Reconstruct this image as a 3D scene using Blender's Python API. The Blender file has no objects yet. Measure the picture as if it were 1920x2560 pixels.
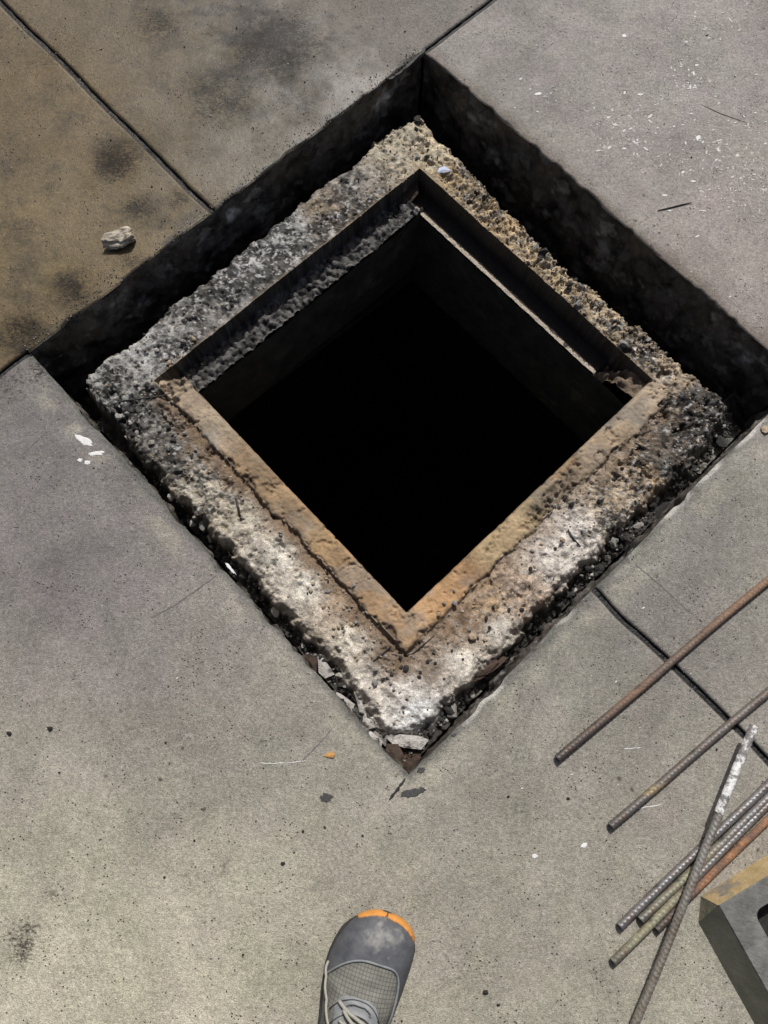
import bpy, bmesh, math, random
import numpy as np
from mathutils import Vector, Matrix, Euler
random.seed(7); rng = np.random.default_rng(11)
scene = bpy.context.scene
C = scene.collection

# ------------------------------------------------------------------ camera, sky, sun
FPX, HC = 1850.0, 1.15                      # focal length in photo pixels, camera height in metres
XW = np.array([0.99983245, 0.0, 0.0183052])           # world axes seen from the camera (right, down, forward)
YW = np.array([-0.00457991, -0.96819497, 0.25015499])
ZW = np.array([0.01772301, -0.25019691, -0.96803275])
cam_d = bpy.data.cameras.new('camera'); cam = bpy.data.objects.new('camera', cam_d); C.objects.link(cam)
m = Matrix.Identity(4)
for j, c in enumerate(([1, 0, 0], [0, -1, 0], [0, 0, -1])):
    for i, ax in enumerate((XW, YW, ZW)): m[i][j] = float(np.dot(ax, c))
m[2][3] = HC
cam.matrix_world = m
cam_d.sensor_fit = 'VERTICAL'; cam_d.sensor_height = 36; cam_d.lens = FPX / 2560 * 36
cam_d.clip_start = 0.02; cam_d.clip_end = 500
scene.camera = cam

SUN_EL, SUN_AZ = math.radians(50), math.radians(9)    # azimuth clockwise from +Y
w = bpy.data.worlds.new('World'); scene.world = w; w.use_nodes = True
nt = w.node_tree; bg = nt.nodes['Background']; sky = nt.nodes.new('ShaderNodeTexSky')
sky.sky_type = 'NISHITA'; sky.sun_disc = False; sky.sun_elevation = SUN_EL; sky.sun_rotation = SUN_AZ
nt.links.new(sky.outputs[0], bg.inputs[0]); bg.inputs[1].default_value = 0.058; sky.air_density = .7; sky.dust_density = 5.0; sky.ozone_density = .6
sl = bpy.data.lights.new('sun', 'SUN'); sl.energy = 3.55; sl.angle = math.radians(0.9); sl.color = (1.0, 0.982, 0.945)
so = bpy.data.objects.new('sun', sl); C.objects.link(so)
so.rotation_euler = Euler((math.pi/2 - SUN_EL, 0, math.pi - SUN_AZ), 'XYZ'); so.location = (0, 3, 4)
d = Vector((math.sin(SUN_AZ)*math.cos(SUN_EL), math.cos(SUN_AZ)*math.cos(SUN_EL), math.sin(SUN_EL)))
so.rotation_euler = d.to_track_quat('Z', 'Y').to_euler()
vs = scene.view_settings; vs.view_transform = 'Standard'; vs.look = 'None'; vs.exposure = 0.12; vs.gamma = 1.0
vs.use_curve_mapping = False

# ------------------------------------------------------------------ pixel -> place
def at(px, py, z=0.0):
    r = np.array([px - 960.0, py - 1280.0, FPX]); n = -ZW
    P = r * ((HC - z) / n.dot(r))
    return np.array([P.dot(XW), P.dot(YW)])
SC = 1920 / 1659.0                                     # many measurements were read off a 1659 px wide view
A43 = math.radians(43.0)
UX = np.array([math.cos(A43), math.sin(A43)]); VX = np.array([math.sin(A43), -math.cos(A43)])
O0 = at(72, 880); S = 0.927                            # pit corner and side; u runs along one rim, v along the next
def uv(p): q = np.asarray(p) - O0; return np.array([q.dot(UX), q.dot(VX)])
def uvp(px, py, z=0.0): return uv(at(px, py, z))
def xy(u, v): return O0[0] + u*UX[0] + v*VX[0], O0[1] + u*UX[1] + v*VX[1]

# ------------------------------------------------------------------ noise
def _h(ix, iy, seed):
    n = (ix.astype(np.int64)*374761393 + iy.astype(np.int64)*668265263 + seed*1274126177) & 0x7fffffff
    n = ((n ^ (n >> 13))*1274126177) & 0x7fffffff
    return ((n ^ (n >> 16)) & 0xffffff)/float(0xffffff)
def vnoise(x, y, seed=0):
    x = np.asarray(x, float); y = np.asarray(y, float)
    ix, iy = np.floor(x), np.floor(y); fx, fy = x-ix, y-iy
    fx = fx*fx*(3-2*fx); fy = fy*fy*(3-2*fy)
    a, b = _h(ix, iy, seed), _h(ix+1, iy, seed); c, d_ = _h(ix, iy+1, seed), _h(ix+1, iy+1, seed)
    return (a*(1-fx)+b*fx)*(1-fy) + (c*(1-fx)+d_*fx)*fy
def fbm(x, y, seed=0, oct=4, gain=.5):
    s, a, t = 0, 1, 0
    for o in range(oct):
        s = s + a*vnoise(np.asarray(x)*2**o + 17.3*o, np.asarray(y)*2**o - 9.1*o, seed+o); t += a; a *= gain
    return s/t                                          # 0..1
def worley(x, y, seed=0):
    x = np.asarray(x, float); y = np.asarray(y, float); ix, iy = np.floor(x), np.floor(y)
    best = np.full(x.shape, 9.0); idv = np.zeros(x.shape)
    for dx in (-1, 0, 1):
        for dy in (-1, 0, 1):
            cx, cy = ix+dx, iy+dy
            dd = np.hypot(cx+_h(cx, cy, seed)-x, cy+_h(cx, cy, seed+5)-y)
            k = dd < best; best = np.where(k, dd, best); idv = np.where(k, _h(cx, cy, seed+9), idv)
    return best, idv
def sstep(a, b, x): t = np.clip((np.asarray(x, float)-a)/(np.asarray(b, float)-a), 0, 1); return t*t*(3-2*t)
def lin(c):
    c = np.asarray(c, float)/255.0
    return np.where(c <= .04045, c/12.92, ((c+.055)/1.055)**2.4)
def albedo(c, k=0.80): return np.clip(lin(c)/k, .004, .82)
def idw(U, V, pts, cols, power=3.0, soft=.012):
    num = np.zeros(U.shape+(cols.shape[1],)); den = np.zeros(U.shape)
    for (pu, pv), col in zip(pts, cols):
        wgt = 1/((U-pu)**2+(V-pv)**2+soft**2)**(power/2)
        num += wgt[..., None]*col; den += wgt
    return num/den[..., None]
def inpoly(U, V, poly):
    r = np.zeros(U.shape, bool); n = len(poly); j = n-1
    for i in range(n):
        (xi, yi), (xj, yj) = poly[i], poly[j]
        c = ((yi > V) != (yj > V)) & (U < (xj-xi)*(V-yi)/((yj-yi) if yj != yi else 1e-12)+xi)
        r ^= c; j = i
    return r
def polydist(U, V, poly):
    b = np.full(U.shape, 9.0); n = len(poly)
    for i in range(n):
        (ax, ay), (bx, by) = poly[i], poly[(i+1) % n]
        ex, ey = bx-ax, by-ay; t = np.clip(((U-ax)*ex+(V-ay)*ey)/(ex*ex+ey*ey+1e-12), 0, 1)
        b = np.minimum(b, np.hypot(U-ax-t*ex, V-ay-t*ey))
    return np.where(inpoly(U, V, poly), b, -b)          # positive inside

# ------------------------------------------------------------------ objects
def link(name, me, mat=None, parent=None, smooth=False, loc=None):
    o = bpy.data.objects.new(name, me); C.objects.link(o)
    if mat and me and not me.materials: me.materials.append(mat)
    if parent: o.parent = parent
    if loc is not None: o.location = loc
    if smooth and me: me.shade_smooth()
    return o
def mesh(name, verts, faces):
    me = bpy.data.meshes.new(name)
    if isinstance(faces, np.ndarray):
        verts = np.asarray(verts, np.float32); nf = len(faces); k = faces.shape[1]
        me.vertices.add(len(verts)); me.vertices.foreach_set('co', verts.ravel())
        me.loops.add(nf*k); me.loops.foreach_set('vertex_index', faces.astype(np.int32).ravel())
        me.polygons.add(nf); me.polygons.foreach_set('loop_start', np.arange(nf, dtype=np.int32)*k)
        me.update(calc_edges=True); return me
    me.from_pydata([tuple(map(float, v)) for v in verts], [], [tuple(map(int, f)) for f in faces]); me.update(); return me
def thing(name, label, cat, loc=(0, 0, 0), rz=0, group=None):
    o = bpy.data.objects.new(name, None); C.objects.link(o); o.empty_display_size = .02
    o.location = loc; o.rotation_euler = (0, 0, rz); return tag(o, label, cat, group)
def tag(o, label, cat, group=None):
    o['label'] = label; o['category'] = cat
    if group: o['group'] = group
    return o
def kind(o, k): o['kind'] = k; return o
def bm_mesh(name, bm):
    me = bpy.data.meshes.new(name); bmesh.ops.recalc_face_normals(bm, faces=bm.faces[:]); bm.to_mesh(me); bm.free(); return me
def tube(path, rad, sides=8, closed=True):
    """swept tube: returns verts, faces. rad is a number or list"""
    P = [Vector(p) for p in path]; n = len(P); V, F = [], []
    up = Vector((0, 0, 1)); prev = None
    for i in range(n):
        t = (P[min(i+1, n-1)] - P[max(i-1, 0)]).normalized()
        a = prev if prev is not None else (up if abs(t.z) < .9 else Vector((1, 0, 0)))
        a = (a - t*a.dot(t)).normalized(); prev = a; b = t.cross(a)
        r = rad[i] if hasattr(rad, '__len__') else rad
        for k in range(sides):
            th = 2*math.pi*k/sides; V.append(P[i] + a*(r*math.cos(th)) + b*(r*math.sin(th)))
    for i in range(n-1):
        for k in range(sides):
            k2 = (k+1) % sides; F.append((i*sides+k, i*sides+k2, (i+1)*sides+k2, (i+1)*sides+k))
    if closed: F.append(tuple(range(sides))[::-1]); F.append(tuple(range((n-1)*sides, n*sides)))
    return V, F
def set_col(me, name, cols):                           # per-vertex colour
    a = me.color_attributes.new(name, 'FLOAT_COLOR', 'POINT'); n = len(me.vertices)
    c = np.ones((n, 4), np.float32); c[:, :cols.shape[1]] = cols; a.data.foreach_set('color', c.ravel())
def set_f(me, name, vals):
    a = me.attributes.new(name, 'FLOAT', 'POINT'); a.data.foreach_set('value', np.asarray(vals, np.float32).ravel())

# ------------------------------------------------------------------ materials
class NT:
    def __init__(s, name):
        s.m = bpy.data.materials.new(name); s.m.use_nodes = True; s.t = s.m.node_tree
        s.b = s.t.nodes['Principled BSDF']; s.tc = s.t.nodes.new('ShaderNodeTexCoord')
    def n(s, k, **kw):
        o = s.t.nodes.new('ShaderNode'+k)
        for a, v in kw.items(): setattr(o, a, v)
        return o
    def put(s, sock, v):
        if hasattr(v, 'is_linked') or hasattr(v, 'links'): s.t.links.new(v, sock)
        elif isinstance(v, (tuple, list)) and len(v) == 3 and sock.type == 'RGBA': sock.default_value = (*v, 1)
        else: sock.default_value = v
    def noise(s, scale, detail=3, rough=.55, off=0, dist=0, stretch=None, seed=None):
        o = s.n('TexNoise'); s.t.links.new(s.coord(stretch, seed), o.inputs['Vector'])
        o.inputs['Scale'].default_value = scale; o.inputs['Detail'].default_value = detail; o.inputs['Roughness'].default_value = rough; o.inputs['Distortion'].default_value = dist
        return o.outputs[0]
    def coord(s, stretch=None, seed=None):
        if not stretch and seed is None: return s.tc.outputs['Object']
        mp = s.n('Mapping'); s.t.links.new(s.tc.outputs['Object'], mp.inputs[0])
        if stretch: mp.inputs['Scale'].default_value = stretch
        if seed is not None: mp.inputs['Location'].default_value = (seed, seed*1.7, seed*.6)
        return mp.outputs[0]
    def vor(s, scale, feat='F1', rand=1, seed=None):
        o = s.n('TexVoronoi', feature=feat); s.t.links.new(s.coord(None, seed), o.inputs['Vector']); o.inputs['Scale'].default_value = scale; o.inputs['Randomness'].default_value = rand
        return o
    def ramp(s, v, a, b, lo=0.0, hi=1.0):
        o = s.n('MapRange', clamp=True); s.put(o.inputs[0], v)
        for i, x in enumerate((a, b, lo, hi)): s.put(o.inputs[i+1], x)
        return o.outputs[0]
    def math(s, op, a, b=None, c=None):
        o = s.n('Math', operation=op)
        for i, x in enumerate((a, b, c)):
            if x is not None: s.put(o.inputs[i], x)
        return o.outputs[0]
    def mix(s, f, a, b, mode='MIX'):
        o = s.n('Mix', data_type='RGBA', blend_type=mode); s.put(o.inputs[0], f); s.put(o.inputs[6], a); s.put(o.inputs[7], b); return o.outputs[2]
    def attr(s, name, out='Fac'): o = s.n('Attribute', attribute_name=name); return o.outputs[out]
    def scale_col(s, col, f):                           # multiply a colour by a scalar
        o = s.n('VectorMath', operation='SCALE'); s.put(o.inputs[0], col); s.put(o.inputs[3], f); return o.outputs[0]
    def bump(s, h, dist, strength=1.0, prev=None):
        o = s.n('Bump'); o.inputs['Strength'].default_value = strength; o.inputs['Distance'].default_value = dist; s.put(o.inputs['Height'], h)
        if prev: s.put(o.inputs['Normal'], prev)
        return o.outputs[0]
    def done(s, col, rough=.9, normal=None, metal=0.0, spec=.5):
        s.put(s.b.inputs['Base Color'], col); s.put(s.b.inputs['Roughness'], rough); s.put(s.b.inputs['Metallic'], metal)
        s.put(s.b.inputs['Specular IOR Level'], spec)
        if normal: s.put(s.b.inputs['Normal'], normal)
        return s.m

def slab_material():
    k = NT('worn_concrete'); tint = k.attr('tint', 'Color'); wet = k.attr('wet'); fleck = k.attr('fleck')
    a = k.math('MULTIPLY', k.ramp(k.noise(560, 2, .6), .3, .7, .66, 1.34), k.ramp(k.noise(210, 4, .7, seed=17.), .32, .68, .72, 1.30))               # sand grain
    b = k.ramp(k.noise(95, 4, .65), .3, .7, .84, 1.16)            # mottling
    c = k.math('MULTIPLY', k.ramp(k.noise(5.5, 8, .68, dist=.6), .32, .68, .80, 1.18), k.ramp(k.noise(24, 6, .7, seed=21.), .32, .68, .88, 1.12))              # broad blotches
    f = k.math('MULTIPLY', k.math('MULTIPLY', a, b), c)
    col = k.scale_col(tint, f)
    hue = k.ramp(k.noise(13, 4, .6, seed=3.3), .35, .65)
    col = k.mix(k.math('MULTIPLY', hue, .8), k.mix(1.0, col, (.985, .99, .95), 'MULTIPLY'), k.mix(1.0, col, (1.0, .965, .99), 'MULTIPLY'))
    # pits and dark crumbs
    v = k.vor(170, seed=1.1); pit = k.math('MULTIPLY', k.ramp(v.outputs['Distance'], .10, .24, 1, 0), k.ramp(k.noise(46, 2, seed=6.0), .54, .64))
    col = k.mix(k.math('MULTIPLY', pit, .80), col, (.020, .019, .018))
    v2 = k.vor(34, seed=2.7); blot = k.math('MULTIPLY', k.ramp(k.math('ADD', v2.outputs['Distance'], k.ramp(k.noise(240, 3), 0, 1, -.12, .12)), .06, .14, 1, 0), k.ramp(k.noise(7, 2, seed=9.0), .56, .62))
    col = k.mix(k.math('MULTIPLY', blot, .72), col, (.022, .02, .018))
    # oily stains on the wet slabs
    st = k.math('MULTIPLY', k.ramp(k.noise(11, 6, .72, seed=4.0), .52, .66), k.math('MULTIPLY', wet, .70))
    st = k.math('MULTIPLY', st, k.ramp(k.noise(130, 4, .7), .35, .62, .35, 1))
    col = k.mix(st, col, (.016, .014, .011))
    sn = k.math('ADD', k.math('MULTIPLY', k.noise(30, 9, .80, seed=14.), .50), k.math('MULTIPLY', k.noise(230, 4, .8, seed=15., stretch=(.55, 1.1, 1)), .50))
    so_ = k.math('MULTIPLY', k.ramp(k.math('ADD', sn, k.math('MULTIPLY', k.attr('soot'), .16)), .565, .635), k.ramp(k.attr('soot'), .08, .6))
    col = k.mix(k.math('MULTIPLY', so_, .85), col, (.014, .012, .010))
    # pale sand grains and paint flecks
    v3 = k.vor(330, seed=5.0); g = k.math('MULTIPLY', k.ramp(v3.outputs['Distance'], .10, .22, 1, 0), k.ramp(k.noise(150, 1, seed=2.2), .57, .64))
    col = k.mix(k.math('MULTIPLY', g, k.ramp(wet, 0, 1, .65, .25)), col, (.62, .59, .53))
    sp = k.noise(70, 5, .75, seed=8.0, stretch=(1, .8, 1)); spm = k.math('MULTIPLY', k.ramp(k.math('ADD', sp, k.math('MULTIPLY', fleck, .10)), .70, .715), k.ramp(fleck, .15, .5))
    col = k.mix(k.math('MULTIPLY', spm, .85), col, (.72, .70, .68))
    # hairline craze
    cr = k.vor(6.5, 'DISTANCE_TO_EDGE', seed=7.7); o = cr.inputs['Vector'].links[0]
    hgt = k.math('ADD', k.math('MULTIPLY', a, .45), k.math('SUBTRACT', k.math('MULTIPLY', b, .5), k.math('MULTIPLY', pit, 1.6)))
    nrm = k.bump(k.math('MULTIPLY', hgt, k.ramp(wet, 0, 1, 1, .35)), .0016, .85)
    nrm = k.bump(k.noise(38, 4, .6, seed=1.9), .004, .22, nrm)
    wn = k.ramp(k.noise(16, 4, .65, seed=12.), .34, .60)
    rgh = k.ramp(k.math('MULTIPLY', wet, k.ramp(wn, 0, 1, .55, 1)), 0, 1, .88, .40)
    return k.done(col, rgh, nrm, spec=k.math('MULTIPLY', k.ramp(wet, 0, 1, .3, .34), k.ramp(k.attr('soot'), 0, .8, 1, .35)))
def tar_material(name='tar', base=(.006, .006, .006), rough=.5):
    k = NT(name); n = k.noise(160, 4, .65); n2 = k.noise(40, 4, .6)
    col = k.mix(k.ramp(n2, .45, .75), base, (.018, .018, .018)); col = k.mix(k.ramp(k.noise(500, 2), .70, .76), col, (.12, .11, .10))
    return k.done(col, k.ramp(n2, .3, .7, rough-.15, rough+.2), k.bump(n, .004, .8))
def pitwall_material():
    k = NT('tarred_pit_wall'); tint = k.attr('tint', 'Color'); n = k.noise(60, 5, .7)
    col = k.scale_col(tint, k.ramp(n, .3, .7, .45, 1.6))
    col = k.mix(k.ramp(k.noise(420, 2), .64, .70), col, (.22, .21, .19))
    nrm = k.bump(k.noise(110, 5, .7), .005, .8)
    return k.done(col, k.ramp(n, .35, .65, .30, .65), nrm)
def rough_material(name, wetname=True):
    k = NT(name); tint = k.attr('tint', 'Color'); wet = k.attr('wet')
    a = k.ramp(k.noise(520, 3, .6), .3, .7, .62, 1.38); b = k.ramp(k.noise(150, 4, .7), .3, .7, .78, 1.22)
    col = k.scale_col(tint, k.math('MULTIPLY', a, b))
    col = k.mix(k.ramp(k.noise(330, 3, .7, seed=3.), .60, .70), col, k.mix(1.0, col, (.16, .15, .14), 'MULTIPLY'))
    nrm = k.bump(k.noise(430, 4, .7), .0022, .8); nrm = k.bump(k.noise(140, 3, .6, seed=2.), .004, .5, nrm)
    return k.done(col, k.ramp(wet, 0, 1, .92, .22), nrm, spec=.4)
def mortar_material():
    k = NT('tan_mortar'); tint = k.attr('tint', 'Color')
    a = k.ramp(k.noise(600, 3, .6), .3, .7, .86, 1.14); b = k.ramp(k.noise(45, 5, .65), .3, .7, .72, 1.28)
    col = k.scale_col(tint, k.math('MULTIPLY', a, b))
    col = k.mix(k.ramp(k.noise(70, 4, .7, seed=5.), .60, .72, 0, .5), col, (.10, .09, .08))
    col = k.mix(k.math('MULTIPLY', k.ramp(k.noise(450, 2, seed=8.), .68, .74), .6), col, (.62, .55, .45))
    return k.done(col, .78, k.bump(k.math('ADD', k.noise(300, 4, .65), k.noise(60, 3, .5)), .0016, .7), spec=.35)
def plain(name, c1, c2, scale=120, rough=.85, bump=.001, spec=.4, extra=None):
    k = NT(name); n = k.noise(scale, 5, .65); col = k.mix(k.ramp(n, .32, .68), c1, c2)
    if extra: col = k.mix(k.ramp(k.noise(scale*.35, 4, .7, seed=4.), extra[1], extra[1]+.1), col, extra[0])
    return k.done(col, rough, k.bump(k.noise(scale*3, 4, .65), bump, .8), spec=spec)

M = {}
M['slab'] = slab_material(); M['tar'] = tar_material(); M['pit'] = pitwall_material()
M['collar'] = rough_material('broken_concrete'); M['mortar'] = mortar_material(); M['dirt'] = rough_material('charred_dirt')
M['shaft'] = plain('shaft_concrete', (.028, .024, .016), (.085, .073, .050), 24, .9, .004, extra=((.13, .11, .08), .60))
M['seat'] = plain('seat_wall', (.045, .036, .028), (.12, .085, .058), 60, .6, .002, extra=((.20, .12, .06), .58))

# ------------------------------------------------------------------ pavement slabs
U1 = uvp(535, 532)[0]; U2 = uvp(1470, 1512)[0]
def lines(lo, hi, fine, dense):
    """grid lines: 'fine' spacing inside, extra lines round each position in dense"""
    L = list(np.arange(lo, hi, fine)) + [hi]
    for p in dense:
        L = [x for x in L if abs(x-p) > .0245]
        L += [p+s*o for o in (.0015, .004, .0045, .0075, .011, .015, .020) for s in (-1, 1)] + [p]
    return np.array(sorted(set(np.round(L, 5))))
ul = lines(-1.25, 2.05, .011, (0, S, U1)); vl = lines(-1.25, 2.0, .011, (0, S))
JW = .0040
GU, GV = np.meshgrid(ul, vl, indexing='ij')
def wob(t, seed, amp): return (fbm(t*9, t*0+seed, seed, 4)-.5)*amp
Dp = np.maximum(np.maximum(-GU, GU-S), np.maximum(-GV, GV-S))       # distance outside the pit (Chebyshev)
# joint wobble
cu = U1 + 0*GU
fall = np.exp(-((GU-U1)/.02)**2)
dU = fall*np.where(GV < 0, wob(GV, 3, .010), wob(GV, 8, .012))*sstep(0, .03, np.where(GV < 0, -GV, GV-S))
fall = np.exp(-(GV/.02)**2); dV = fall*wob(GU, 5, .008)*sstep(0, .05, np.maximum(-GU, GU-S))
def rim_off(a, sd): return ((fbm(a*10, a*0+sd, 300+sd, 4)-.5)*.006 + sstep(.60, .72, fbm(a*34, a*0+sd, 310+sd, 3))*.004)*sstep(0, .04, a)*sstep(S, S-.04, a)
ins_u = (GU > -.03) & (GU < S+.03); ins_v = (GV > -.03) & (GV < S+.03)
dV = dV + np.where((GU > 0) & (GU < S), -rim_off(GU, 1)*np.exp(-(GV/.012)**2) + rim_off(GU, 3)*np.exp(-((GV-S)/.012)**2), 0)
dU = dU + np.where((GV > 0) & (GV < S), rim_off(GV, 2)*np.exp(-((GU-S)/.012)**2) - rim_off(GV, 4)*np.exp(-(GU/.012)**2), 0)
rn = fbm(GU*55, GV*55, 21, 4); chip = sstep(.60, .80, fbm(GU*28, GV*28, 33, 3))
RS = np.where((GV < .5*S) & (GV <= .004) | (GU >= S-.004), .30, .70)
RR = (.006 + .010*rn + .016*chip)*RS
PU, PV = GU+dU, GV+dV
def jd(g, p): return np.abs(g-p)
inA = GV < 0
jline = np.where((GV < 0) | (GV > S), jd(GU, U1), 9)
jl2 = np.where((GU < 0) | (GU > S), jd(GV, 0), 9)
jmin = np.minimum(jline, jl2)
Z = .0016*(fbm(GU*6, GV*6, 40, 3)-.5)
Z = Z - np.where(Dp < RR, RR*.55*(1-np.clip(Dp, 0, 1)/RR)**2, 0)
jr = .0022 + .003*rn
Z = Z - np.where(jmin < JW+jr, .0040*(1-np.clip(jmin-JW, 0, 1)/jr)**2, 0)
# slab tints: brown damp slabs beyond the v=0 joint; grey, a lamp's light pool painted in paler towards one end
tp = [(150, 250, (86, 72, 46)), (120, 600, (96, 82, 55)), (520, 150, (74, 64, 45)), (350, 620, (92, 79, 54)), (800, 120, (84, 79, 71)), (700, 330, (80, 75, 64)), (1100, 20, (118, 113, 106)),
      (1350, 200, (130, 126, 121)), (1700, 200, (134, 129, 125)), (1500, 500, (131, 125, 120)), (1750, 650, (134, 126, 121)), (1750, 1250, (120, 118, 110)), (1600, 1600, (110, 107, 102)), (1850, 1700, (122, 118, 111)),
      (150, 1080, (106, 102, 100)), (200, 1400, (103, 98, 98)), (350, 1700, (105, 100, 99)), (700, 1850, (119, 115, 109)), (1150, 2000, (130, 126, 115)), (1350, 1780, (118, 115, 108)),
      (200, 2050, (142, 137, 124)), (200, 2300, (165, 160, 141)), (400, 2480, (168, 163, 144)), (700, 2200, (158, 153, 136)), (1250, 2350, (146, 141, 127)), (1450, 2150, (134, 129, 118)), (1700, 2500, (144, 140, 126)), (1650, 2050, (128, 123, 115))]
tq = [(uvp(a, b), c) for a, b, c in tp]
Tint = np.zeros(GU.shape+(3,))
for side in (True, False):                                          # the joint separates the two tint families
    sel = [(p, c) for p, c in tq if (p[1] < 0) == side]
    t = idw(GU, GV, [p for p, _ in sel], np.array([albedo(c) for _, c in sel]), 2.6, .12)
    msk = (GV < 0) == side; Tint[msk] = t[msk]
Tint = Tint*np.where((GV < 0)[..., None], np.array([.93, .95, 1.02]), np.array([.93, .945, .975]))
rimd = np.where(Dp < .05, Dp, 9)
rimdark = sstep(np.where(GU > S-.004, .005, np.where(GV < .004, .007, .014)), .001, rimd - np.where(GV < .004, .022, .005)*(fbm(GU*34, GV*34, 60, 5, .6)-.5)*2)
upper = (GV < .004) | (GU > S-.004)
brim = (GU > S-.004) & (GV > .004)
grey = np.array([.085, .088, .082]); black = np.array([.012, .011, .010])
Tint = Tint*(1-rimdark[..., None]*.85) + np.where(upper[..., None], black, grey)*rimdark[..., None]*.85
brw = (sstep(.030, .004, rimd + .020*(fbm(GU*26, GV*26, 66, 4)-.5))*.55*brim*(1-rimdark))[..., None]; Tint = Tint*(1-brw) + np.array([.10, .08, .058])*brw
dust = sstep(.012, .022, rimd)*sstep(.06, .024, rimd)*sstep(.45, .6, fbm(GU*30, GV*30, 71, 4))*np.where(upper, 0.0, .5)
Tint = Tint*(1-dust[..., None]) + np.array([.36, .34, .28])*dust[..., None]
wl = sstep(.40, .66, fbm(GU*22, GV*22, 91, 4))*sstep(.009, .004, rimd)*np.where((GV > S-.002) & (GU > .1), 1., 0)*.8
Tint = Tint*(1-wl[..., None]) + np.array([.5, .49, .46])*wl[..., None]
Jt = sstep(.0035, .0005, np.where(jmin < .05, jmin, 9)-JW)*.85
Tint = Tint*(1-Jt[..., None]) + np.array([.012, .012, .011])*Jt[..., None]
for a, b, r_, k_ in ((640, 60, .13, .75), (720, 200, .09, .6), (560, 190, .08, .5), (400, 40, .07, .5), (290, 400, .06, .5), (350, 530, .05, .45), (180, 720, .06, .5), (70, 830, .06, .6), (60, 660, .05, .25), (500, 560, .05, .4), (900, 160, .04, .3)):
    p = uvp(a, b); q = np.exp(-((GU-p[0])**2+(GV-p[1])**2)/r_**2); f = np.where(GV < 0, k_*sstep(.02, .12, q)*sstep(.40, .74, .75*q + 2.0*(fbm(GU*30, GV*30, 401, 5, .75)-.5)), 0)[..., None]
    Tint = Tint*(1-f) + np.array([.022, .018, .014])*f
Wet = np.where(GV < .002, 1.0, 0.0)*np.clip(.55 + .9*fbm(GU*5, GV*5, 15, 3), 0, 1)*sstep(.99, .80, GU)
fq = [uvp(a, b) for a, b in ((1560, 330), (1720, 200), (1830, 380), (1750, 470), (1500, 330), (1740, 60), (1880, 500))]
Fl = np.zeros(GU.shape)
for p in fq: Fl = np.maximum(Fl, np.exp(-((GU-p[0])**2+(GV-p[1])**2)/.085**2))
Fl = np.where(GU > S, Fl, 0)
So = np.zeros(GU.shape)
for a, b, r_, k_ in ((290, 400, .055, .9), (350, 520, .045, .75), (400, 60, .06, .7), (690, 110, .11, .95), (560, 240, .09, .75), (760, 260, .06, .6), (640, 380, .05, .4), (180, 720, .05, .8), (60, 830, .05, .8), (450, 500, .035, .6), (130, 150, .05, .3), (330, 650, .04, .5), (250, 250, .05, .3),
                     (60, 2350, .04, .7), (130, 2230, .03, .4), (560, 2160, .03, .45), (100, 930, .03, .7), (30, 960, .05, .5), (760, 1800, .05, .25), (1480, 1790, .06, .3), (1240, 1900, .06, .3), (1560, 230, .03, .4), (1370, 60, .04, .3), (480, 1080, .03, .2), (620, 1380, .05, .25), (250, 1250, .09, .22), (430, 1640, .08, .22), (1720, 1650, .08, .3), (1130, 2420, .045, .35), (1040, 1900, .03, .3)):
    p = uvp(a, b); So = np.maximum(So, k_*np.exp(-((GU-p[0])**2+(GV-p[1])**2)/r_**2))
nu, nv = GU.shape; IDX = np.arange(nu*nv).reshape(nu, nv)
cu_, cv_ = (ul[:-1]+ul[1:])/2, (vl[:-1]+vl[1:])/2
CU, CV = np.meshgrid(cu_, cv_, indexing='ij')
inpit = (CU > 0) & (CU < S) & (CV > 0) & (CV < S)
isj1 = (np.abs(CU-U1) < JW) & ((CV < 0) | (CV > S)); isj2 = (np.abs(CV) < JW) & ((CU < 0) | (CU > S)); isj = (isj1 | isj2) & ~inpit
WX, WY = xy(PU, PV)
def grid_part(name, cellmask, mat, parent, dz=0.0, attrs=True, zz=None):
    cells = np.argwhere(cellmask & ~inpit)
    q = np.stack([IDX[cells[:, 0], cells[:, 1]], IDX[cells[:, 0], cells[:, 1]+1], IDX[cells[:, 0]+1, cells[:, 1]+1], IDX[cells[:, 0]+1, cells[:, 1]]], 1)
    used, inv = np.unique(q, return_inverse=True); q = inv.reshape(q.shape)
    zf = (Z if zz is None else zz).ravel()[used] + dz
    me = mesh(name, np.stack([WX.ravel()[used], WY.ravel()[used], zf], 1), q)
    if attrs:
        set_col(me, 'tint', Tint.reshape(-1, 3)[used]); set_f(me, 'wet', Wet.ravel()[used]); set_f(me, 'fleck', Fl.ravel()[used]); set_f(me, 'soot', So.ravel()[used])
    o = link(name, me, mat, parent, True); 
    if me.polygons and me.polygons[0].normal.z < 0: me.flip_normals()
    return o
# wide sheet beyond the detailed slabs, with a window for them
us, ve = (ul[0], ul[-1]), (vl[0], vl[-1]); BIG = 60
co = [(-BIG, -BIG), (BIG, -BIG), (BIG, BIG), (-BIG, BIG), (us[0], ve[0]), (us[1], ve[0]), (us[1], ve[1]), (us[0], ve[1])]
me = mesh('pavement', [(*xy(a, b), -.0005) for a, b in co], [(0, 4, 5, 1), (1, 5, 6, 2), (2, 6, 7, 3), (3, 7, 4, 0)]); me.flip_normals()
if me.polygons[0].normal.z < 0: me.flip_normals()
set_col(me, 'tint', np.tile(albedo((138, 130, 120)), (8, 1))); set_f(me, 'wet', np.zeros(8)); set_f(me, 'fleck', np.zeros(8)); set_f(me, 'soot', np.zeros(8))
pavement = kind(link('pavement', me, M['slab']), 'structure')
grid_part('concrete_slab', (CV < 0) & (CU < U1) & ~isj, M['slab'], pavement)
grid_part('concrete_slab', (CV < 0) & (CU > U1) & ~isj, M['slab'], pavement)
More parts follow.
